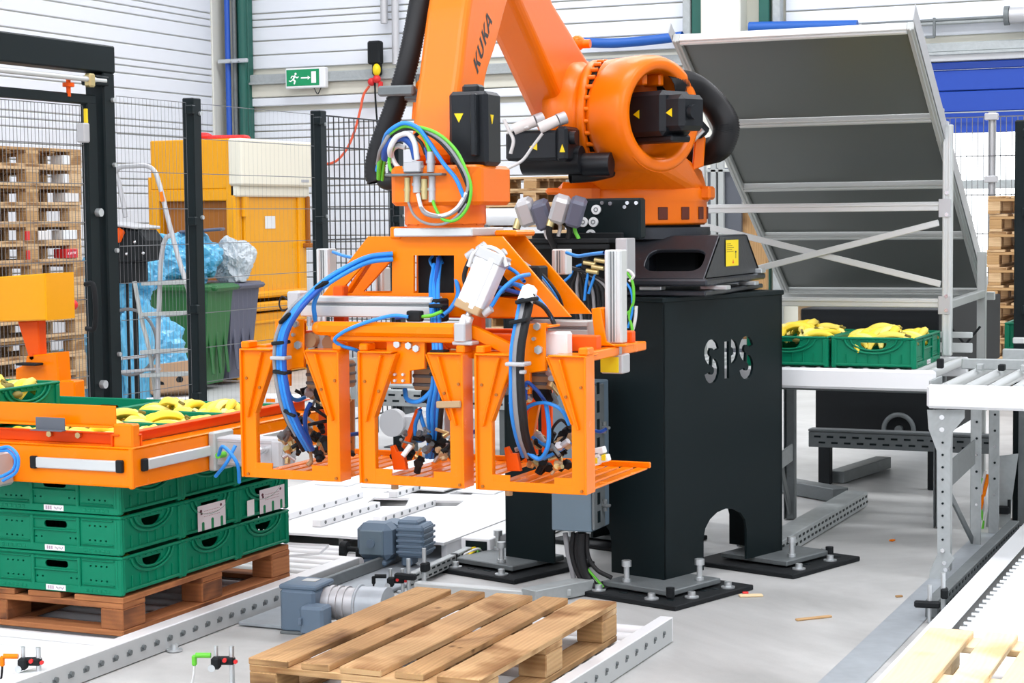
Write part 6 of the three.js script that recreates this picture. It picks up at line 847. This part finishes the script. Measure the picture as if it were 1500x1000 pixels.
// tilted screen on its aluminium frame
{
  const t = thing('tilted_chute', 'large tilted chute of four dark grey panels on an aluminium frame', 'chute'), x0 = -2.838, x1 = -1.691, A = V(0, 2.445, -8.40), Bq = V(0, 1.168, -10.37), d = Bq.clone().sub(A), L = d.length(); d.normalize(); const n = V(0, -d.z, d.y).multiplyScalar(-1); // downward normal
  const along = (s) => A.clone().addScaledVector(d, s), rx = Math.atan2(-d.y, -d.z);
  const slabAt = (w, th, s0, s1, x, off) => { const m = along((s0 + s1) / 2).addScaledVector(V(0, d.z, -d.y), off); return T(C(w, th, s1 - s0, 0.003), x, m.y, m.z, -rx, 0, 0); };
  const cuts = [0, 0.30, 0.545, 0.75, 1].map((f) => f * L), xm = (x0 + x1) / 2, W = x1 - x0;
  for (let i = 0; i < 4; i++) part(t, 'panel', [slabAt(W - 0.07, 0.006, cuts[i] + 0.025, cuts[i + 1] - 0.025, xm, -0.006)], M.panel);
  cuts.forEach((s, i) => part(t, 'cross_profile', [slabAt(W - 0.07, 0.04, s - 0.02 + (i ? 0 : 0.02), s + 0.02 + (i ? 0 : 0.02), xm, 0), slabAt(W - 0.07, 0.012, s - 0.008 + (i ? 0 : 0.02), s + 0.008 + (i ? 0 : 0.02), xm, 0.022)], i ? M.aluDull : M.alu));
  for (const x of [x0 + 0.018, x1 - 0.018]) part(t, 'edge_profile', [slabAt(0.036, 0.045, 0, L, x, 0), slabAt(0.01, 0.012, 0, L - 0.02, x, 0.022)], M.aluDull);
  part(t, 'side_sheet', [slabAt(0.004, 0.09, -0.06, L, x1 + 0.004, -0.03)], M.silver); part(t, 'side_sheet', [slabAt(0.004, 0.06, -0.05, 0.08, x0 - 0.004, -0.02)], M.silver);
  const xp = x1 + 0.014, zp = -9.15; part(t, 'post', [C(0.045, 1.13, 0.045, 0.003, xp, 1.465, zp), C(0.012, 1.12, 0.008, 0.002, xp - 0.012, 1.465, zp + 0.023), C(0.012, 1.12, 0.008, 0.002, xp + 0.012, 1.465, zp + 0.023)], M.alu);
  const xl = x0 - 0.1; part(t, 'post', [C(0.045, 2.0, 0.045, 0.003, xl, 1.004, zp)], M.alu);
  const yb = (y) => at(1200, y, 'z', zp).y; for (const [y, h] of [[304, 0.045], [442, 0.045]]) { part(t, 'cross_bar', [C(xp - xl - 0.046, h, 0.04, 0.003, (xl + xp) / 2, yb(y), zp), C(xp - xl - 0.06, 0.012, 0.006, 0.002, (xl + xp) / 2, yb(y) + 0.008, zp + 0.021)], M.alu); part(t, 'joint_plate', [C(0.06, 0.09, 0.006, 0.002, xp - 0.01, yb(y) - 0.01, zp + 0.026)], M.silver); }
  part(t, 'joint_plate', [C(0.03, 0.16, 0.05, 0.002, xp - 0.038, yb(188), zp)], M.silver);
  const q = (x, y) => at(x, y, 'z', zp + 0.035); part(t, 'diagonal_brace', [bar(q(1028, 330), q(1378, 416), 0.012, 0.032)], M.alu); part(t, 'diagonal_brace', [bar(q(1100, 396).add(V(0, 0, 0.014)), q(1376, 326).add(V(0, 0, 0.014)), 0.012, 0.032)], M.alu);
  for (const y of [186, 285, 316, 432, 452]) part(t, 'bolt', [cyl(0.01, 0.008, xp + 0.0, yb(y), zp + 0.028, 'z', 12)], M.chrome);
  const zr = -10.0; part(t, 'rear_post', [C(0.045, 1.39, 0.045, 0.003, x1 + 0.04, 0.698, zr)], M.aluDull); part(t, 'rear_rail', [bar(V(xp, 1.15, zp - 0.03), V(x1 + 0.04, 1.17, zr + 0.02), 0.04, 0.04)], M.aluDull);
  part(t, 'wire_stay', [rod(at(1392, 478, 'z', -9.7), at(1414, 505, 'z', -9.7), 0.006), rod(at(1414, 505, 'z', -9.7), at(1436, 478, 'z', -9.7), 0.006)], M.blackMatt);
  part(t, 'lower_profile', [C(1.3, 0.045, 0.045, 0.003, -2.3, 1.14, -10.42)], M.aluDull);
}
{ // black machine below the chute
  const t = thing('black_hopper', 'black sheet metal hopper under the tilted chute with a half hidden handwheel', 'machine'), q = (x, y) => at(x, y, 'z', -10.55);
  const a = q(1172, 452), b = q(1374, 566), c = q(1200, 575), d = q(1362, 648);
  part(t, 'upper_panel', [C(b.x - a.x, a.y - b.y, 2.2, 0.006, (a.x + b.x) / 2, (a.y + b.y) / 2, -11.67)], M.blackMatt); part(t, 'lower_panel', [C(d.x - c.x + 0.05, b.y - d.y - 0.002, 2.18, 0.006, (c.x + d.x) / 2, (b.y + d.y) / 2, -11.65)], M.blackMatt);
  part(t, 'side_panel', [C(0.02, 0.5, 0.25, 0.004, a.x - 0.015, 0.9, -10.72)], M.tan, 'wood coloured side panel');
  const w = q(1318, 628); part(t, 'handwheel', [tor(0.085, 0.014, w.x, w.y, -10.52, 'z', 30), cyl(0.022, 0.04, w.x, w.y, -10.53, 'z', 16)], M.galvDark);
  for (const x of [c.x, d.x]) part(t, 'leg', [C(0.07, d.y, 0.07, 0.004, x, d.y / 2 + 0.001, -10.7)], M.blackMatt);
}
// floor channels
function channel(label, a, b, w, h, mat, slots) { const t = thing('floor_channel', label, 'floor channel'); part(t, 'channel_body', [bar(a, b, w, h)], mat); const L = a.distanceTo(b), n = slots ? Math.floor(L / 0.07) : 0, d = b.clone().sub(a).normalize(), s = V(0, 0, 0).crossVectors(V(0, 1, 0), d).normalize(); if (s.x < 0) s.multiplyScalar(-1); const sg = shared([C(0.004, 0.012, 0.032, 0.001)]); for (let i = 0; i < n; i++) for (const dy of [-0.015, 0.015]) { const m = part(t, 'slot', sg, M.black); m.position.copy(a.clone().addScaledVector(d, (i + 0.5) * L / n + (dy > 0 ? 0 : 0.02)).addScaledVector(s, w / 2 + 0.0005)); m.position.y += dy; m.rotation.y = Math.atan2(d.x, d.z); } return t; }
channel('slotted steel floor channel running back past the right side of the pedestal', V(-2.335, 0.045, -8.2), V(-2.31, 0.045, -9.95), 0.12, 0.08, M.galv, true);
channel('dark floor channel joining at an angle behind the drilled conveyor leg', V(-2.86, 0.043, -10.35), V(-2.42, 0.043, -10.04), 0.11, 0.075, M.galvDark, false);
channel('short dark floor channel behind the table conveyor legs', V(-2.62, 0.04, -10.75), V(-2.5, 0.04, -11.5), 0.1, 0.07, M.galvDark, false);
channel('long slotted dark rail beside the floor conveyor at the right', V(-1.385, 0.04, -7.25), V(-1.37, 0.04, -9.3), 0.05, 0.07, M.galvDark, true);
struct('trim_15', [C(0.15, 0.006, 6, 0.002, -1.475, 0.003, -6.3)], M.plateSteel);
{ // floor conveyor at the lower right with a new pallet
  const t = thing('roller_conveyor', 'white floor level roller conveyor at the lower right with a new pallet', 'conveyor'), xr = -1.30;
  part(t, 'side_rail', [C(0.006, 0.083, 5.5, 0.001, xr, 0.046, -6.75), C(0.09, 0.006, 5.5, 0.002, xr + 0.045, 0.088, -6.75)], M.white);
  part(t, 'edge_strip', [C(0.03, 0.03, 5.5, 0.003, xr - 0.035, 0.016, -6.75)], M.galvDark);
  const rg = shared([cyl(0.033, 1.1, 0, 0, 0, 'x', 14)]); for (let z = -4.2; z > -9.4; z -= 0.085) part(t, 'roller', rg, M.white).position.set(xr + 0.68, 0.05, z);
  const cg = shared([cyl(0.012, 0.03, 0, 0, 0, 'x', 12)]); for (let z = -4.2; z > -9.4; z -= 0.085) part(t, 'roller_end', cg, M.zinc).position.set(xr + 0.115, 0.062, z);
  const p = makePallet('wooden_pallet', 'new pale wooden pallet on the floor conveyor at the lower right', 1.2, 0.8, woodNew); const c = at(1362, 918, 'y', 0.228); p.position.set(c.x + 0.4, 0.0835, c.z + 0.6); p.rotation.y = Math.PI / 2;
}
{ // folded guard plate and its sensor
  const q = (x, y, z = -9.5) => at(x, y, 'z', z), t = thing('guard_plate', 'bent galvanised guard plate standing behind the drilled conveyor leg', 'guard');
  const pl = (l) => l.map(([x, y]) => { const v = q(x, y); return [v.x, Math.max(0.003, v.y)]; });
  part(t, 'sheet', [ext(pl([[1458, 668], [1492, 664], [1482, 736], [1480, 772], [1478, 795], [1444, 790], [1448, 740], [1456, 720]]), 0.006).translate(0, 0, -9.5)], M.galv); part(t, 'dark_post', [C(0.06, 0.62, 0.06, 0.004, q(1497, 700).x, 0.313, -9.6)], M.galvDark);
  part(t, 'sensor', [C(0.06, 0.04, 0.04, 0.006, q(1472, 745).x, q(1472, 745).y, -9.46), cyl(0.008, 0.07, q(1480, 742).x, q(1480, 740).y, -9.46, 'y', 10)], M.blackMatt);
  part(t, 'cable', [tube([q(1440, 700, -9.45), q(1432, 730, -9.45), q(1440, 760, -9.45), q(1436, 790, -9.45)], 0.008, 24)], M.hoseGreen); part(t, 'cable', [tube([q(1444, 690, -9.45), q(1438, 715, -9.45), q(1444, 740, -9.45), q(1430, 795, -9.45)], 0.008, 24)], M.hoseWhite); part(t, 'cable', [tube([q(1448, 695, -9.45), q(1442, 720, -9.45), q(1436, 745, -9.45)], 0.01, 24)], M.orange);
}
// gate posts and fence at the right
{
  const p1 = fencePost('black fence post at the right edge behind the table conveyor', -1.40, -9.72, 2.06), p2 = thing('gate_post', 'taller black gate post just behind the right fence post', 'post', [-1.335, 0, -9.98]);
  part(p2, 'upright', [C(0.1, 2.26, 0.1, 0.006, 0, 1.138, 0)], M.black); part(p2, 'foot_plate', [C(0.2, 0.008, 0.16, 0.002, 0, 0.004, 0)], M.black); part(p2, 'lock_plate', [C(0.03, 0.09, 0.02, 0.004, -0.02, 1.62, 0.058)], M.silver);
  const f = thing('mesh_fence', 'grey mesh fence with slim posts in front of the bright dock opening', 'fence'); fencePanel(f, -3.2, -1.9, 0.1, 2.46, 0.05, 0.006, M.meshGrey, 'x', -17, 0.35); for (const [x, h] of [[-2.73, 2.5], [-3.25, 2.5]]) part(f, 'upright', [cyl(0.035, h, x, h / 2 + 0.002, -17.04, 'y', 12)], M.silver);
  part(f, 'bracket', [C(0.12, 0.06, 0.05, 0.006, -2.73, 2.46, -17.0)], M.silver); part(f, 'bracket', [C(0.12, 0.06, 0.05, 0.006, -2.73, 1.9, -17.0)], M.silver);
  const b = thing('dark_screen', 'dark partition panel with light uprights behind the robot shoulder', 'partition', [0, 0, 0]), s = (x, y) => at(x, y, 'z', -12.2), l = s(1034, 245), r = s(1084, 420); part(b, 'panel', [C(r.x - l.x, l.y - 0.01, 0.04, 0.004, (l.x + r.x) / 2, l.y / 2, -12.25)], M.flap);
  for (const x of [1046, 1057]) part(b, 'upright', [C(0.04, l.y + 0.05, 0.04, 0.004, s(x, 300).x, (l.y + 0.05) / 2, -12.2)], M.aluDull); part(b, 'cross_bar', [C(0.25, 0.02, 0.02, 0.003, s(1052, 250).x, s(1052, 250).y, -12.19)], M.aluDull);
  part(b, 'wood_board', [C(0.2, 1.5, 0.05, 0.006, s(1098, 350).x, 0.9, -12.3)], woodOld[1]);
}
// guard rail behind the robot and printed cartons on the far floor
{
  const t = thing('guard_rail', 'white round guard rail behind the robot between wrist and cable plugs', 'rail'), z = -11.8, a = at(700, 318, 'z', z), b = at(806, 318, 'z', z);
  part(t, 'rail_tube', [cyl(0.06, b.x - a.x, (a.x + b.x) / 2, a.y, z, 'x', 18), cyl(0.03, b.x - a.x, (a.x + b.x) / 2, a.y - 0.1, z, 'x', 14)], M.white); for (const x of [a.x + 0.06, b.x - 0.06]) part(t, 'post', [C(0.05, a.y - 0.05, 0.05, 0.004, x, (a.y - 0.05) / 2 + 0.002, z)], M.galvDark);
}
[[238, 586, 'white flattened carton with orange print on the floor left of the fence post'], [402, 589, 'white flattened carton with orange print on the floor seen through the outer fork']].forEach(([x, y, lab]) => { const q = at(x, y, 'y', 0), t = thing('flat_carton', lab, 'carton', [q.x, 0, q.z], R(4)); part(t, 'sheet', [C(0.5, 0.06, 0.3, 0.006, 0, 0.031, 0)], M.whiteMatt); for (let i = 0; i < 3; i++) part(t, 'print_mark', [C(0.09, 0.03, 0.003, 0.001, -0.18 + i * 0.11, 0.032, 0.1515)], M.orange); });
// wood splinters and scraps on the floor
[[1192, 905, 0.16, 0.02, 0.4, woodOld[0], 'pale wood splinter lying on the open floor right of the foot plate'], [1100, 872, 0.1, 0.035, 0.1, woodNew[1], 'short pale wood chip beside the front foot plate corner'], [1317, 873, 0.03, 0.015, 0.3, woodOld[1], 'tiny wood crumb near the tip of the right foot plate'], [1092, 868, 0.025, 0.02, 0, M.red, 'small red plug lying between the two foot plates'], [1307, 791, 0.03, 0.02, 0.9, M.orange, 'tiny orange scrap on the shaded floor behind']].forEach(([x, y, w, d, a, m, lab]) => { const q = at(x, y, 'y', 0.004); solo(lab.includes('plug') ? 'floor_plug' : lab.includes('orange') ? 'floor_scrap' : 'wood_splinter', lab, lab.includes('plug') ? 'plug' : 'scrap', [C(w, 0.008, d, 0.002)], m, [q.x, 0.0045, q.z], a + R(23)); });
renderer.render(scene, camera);
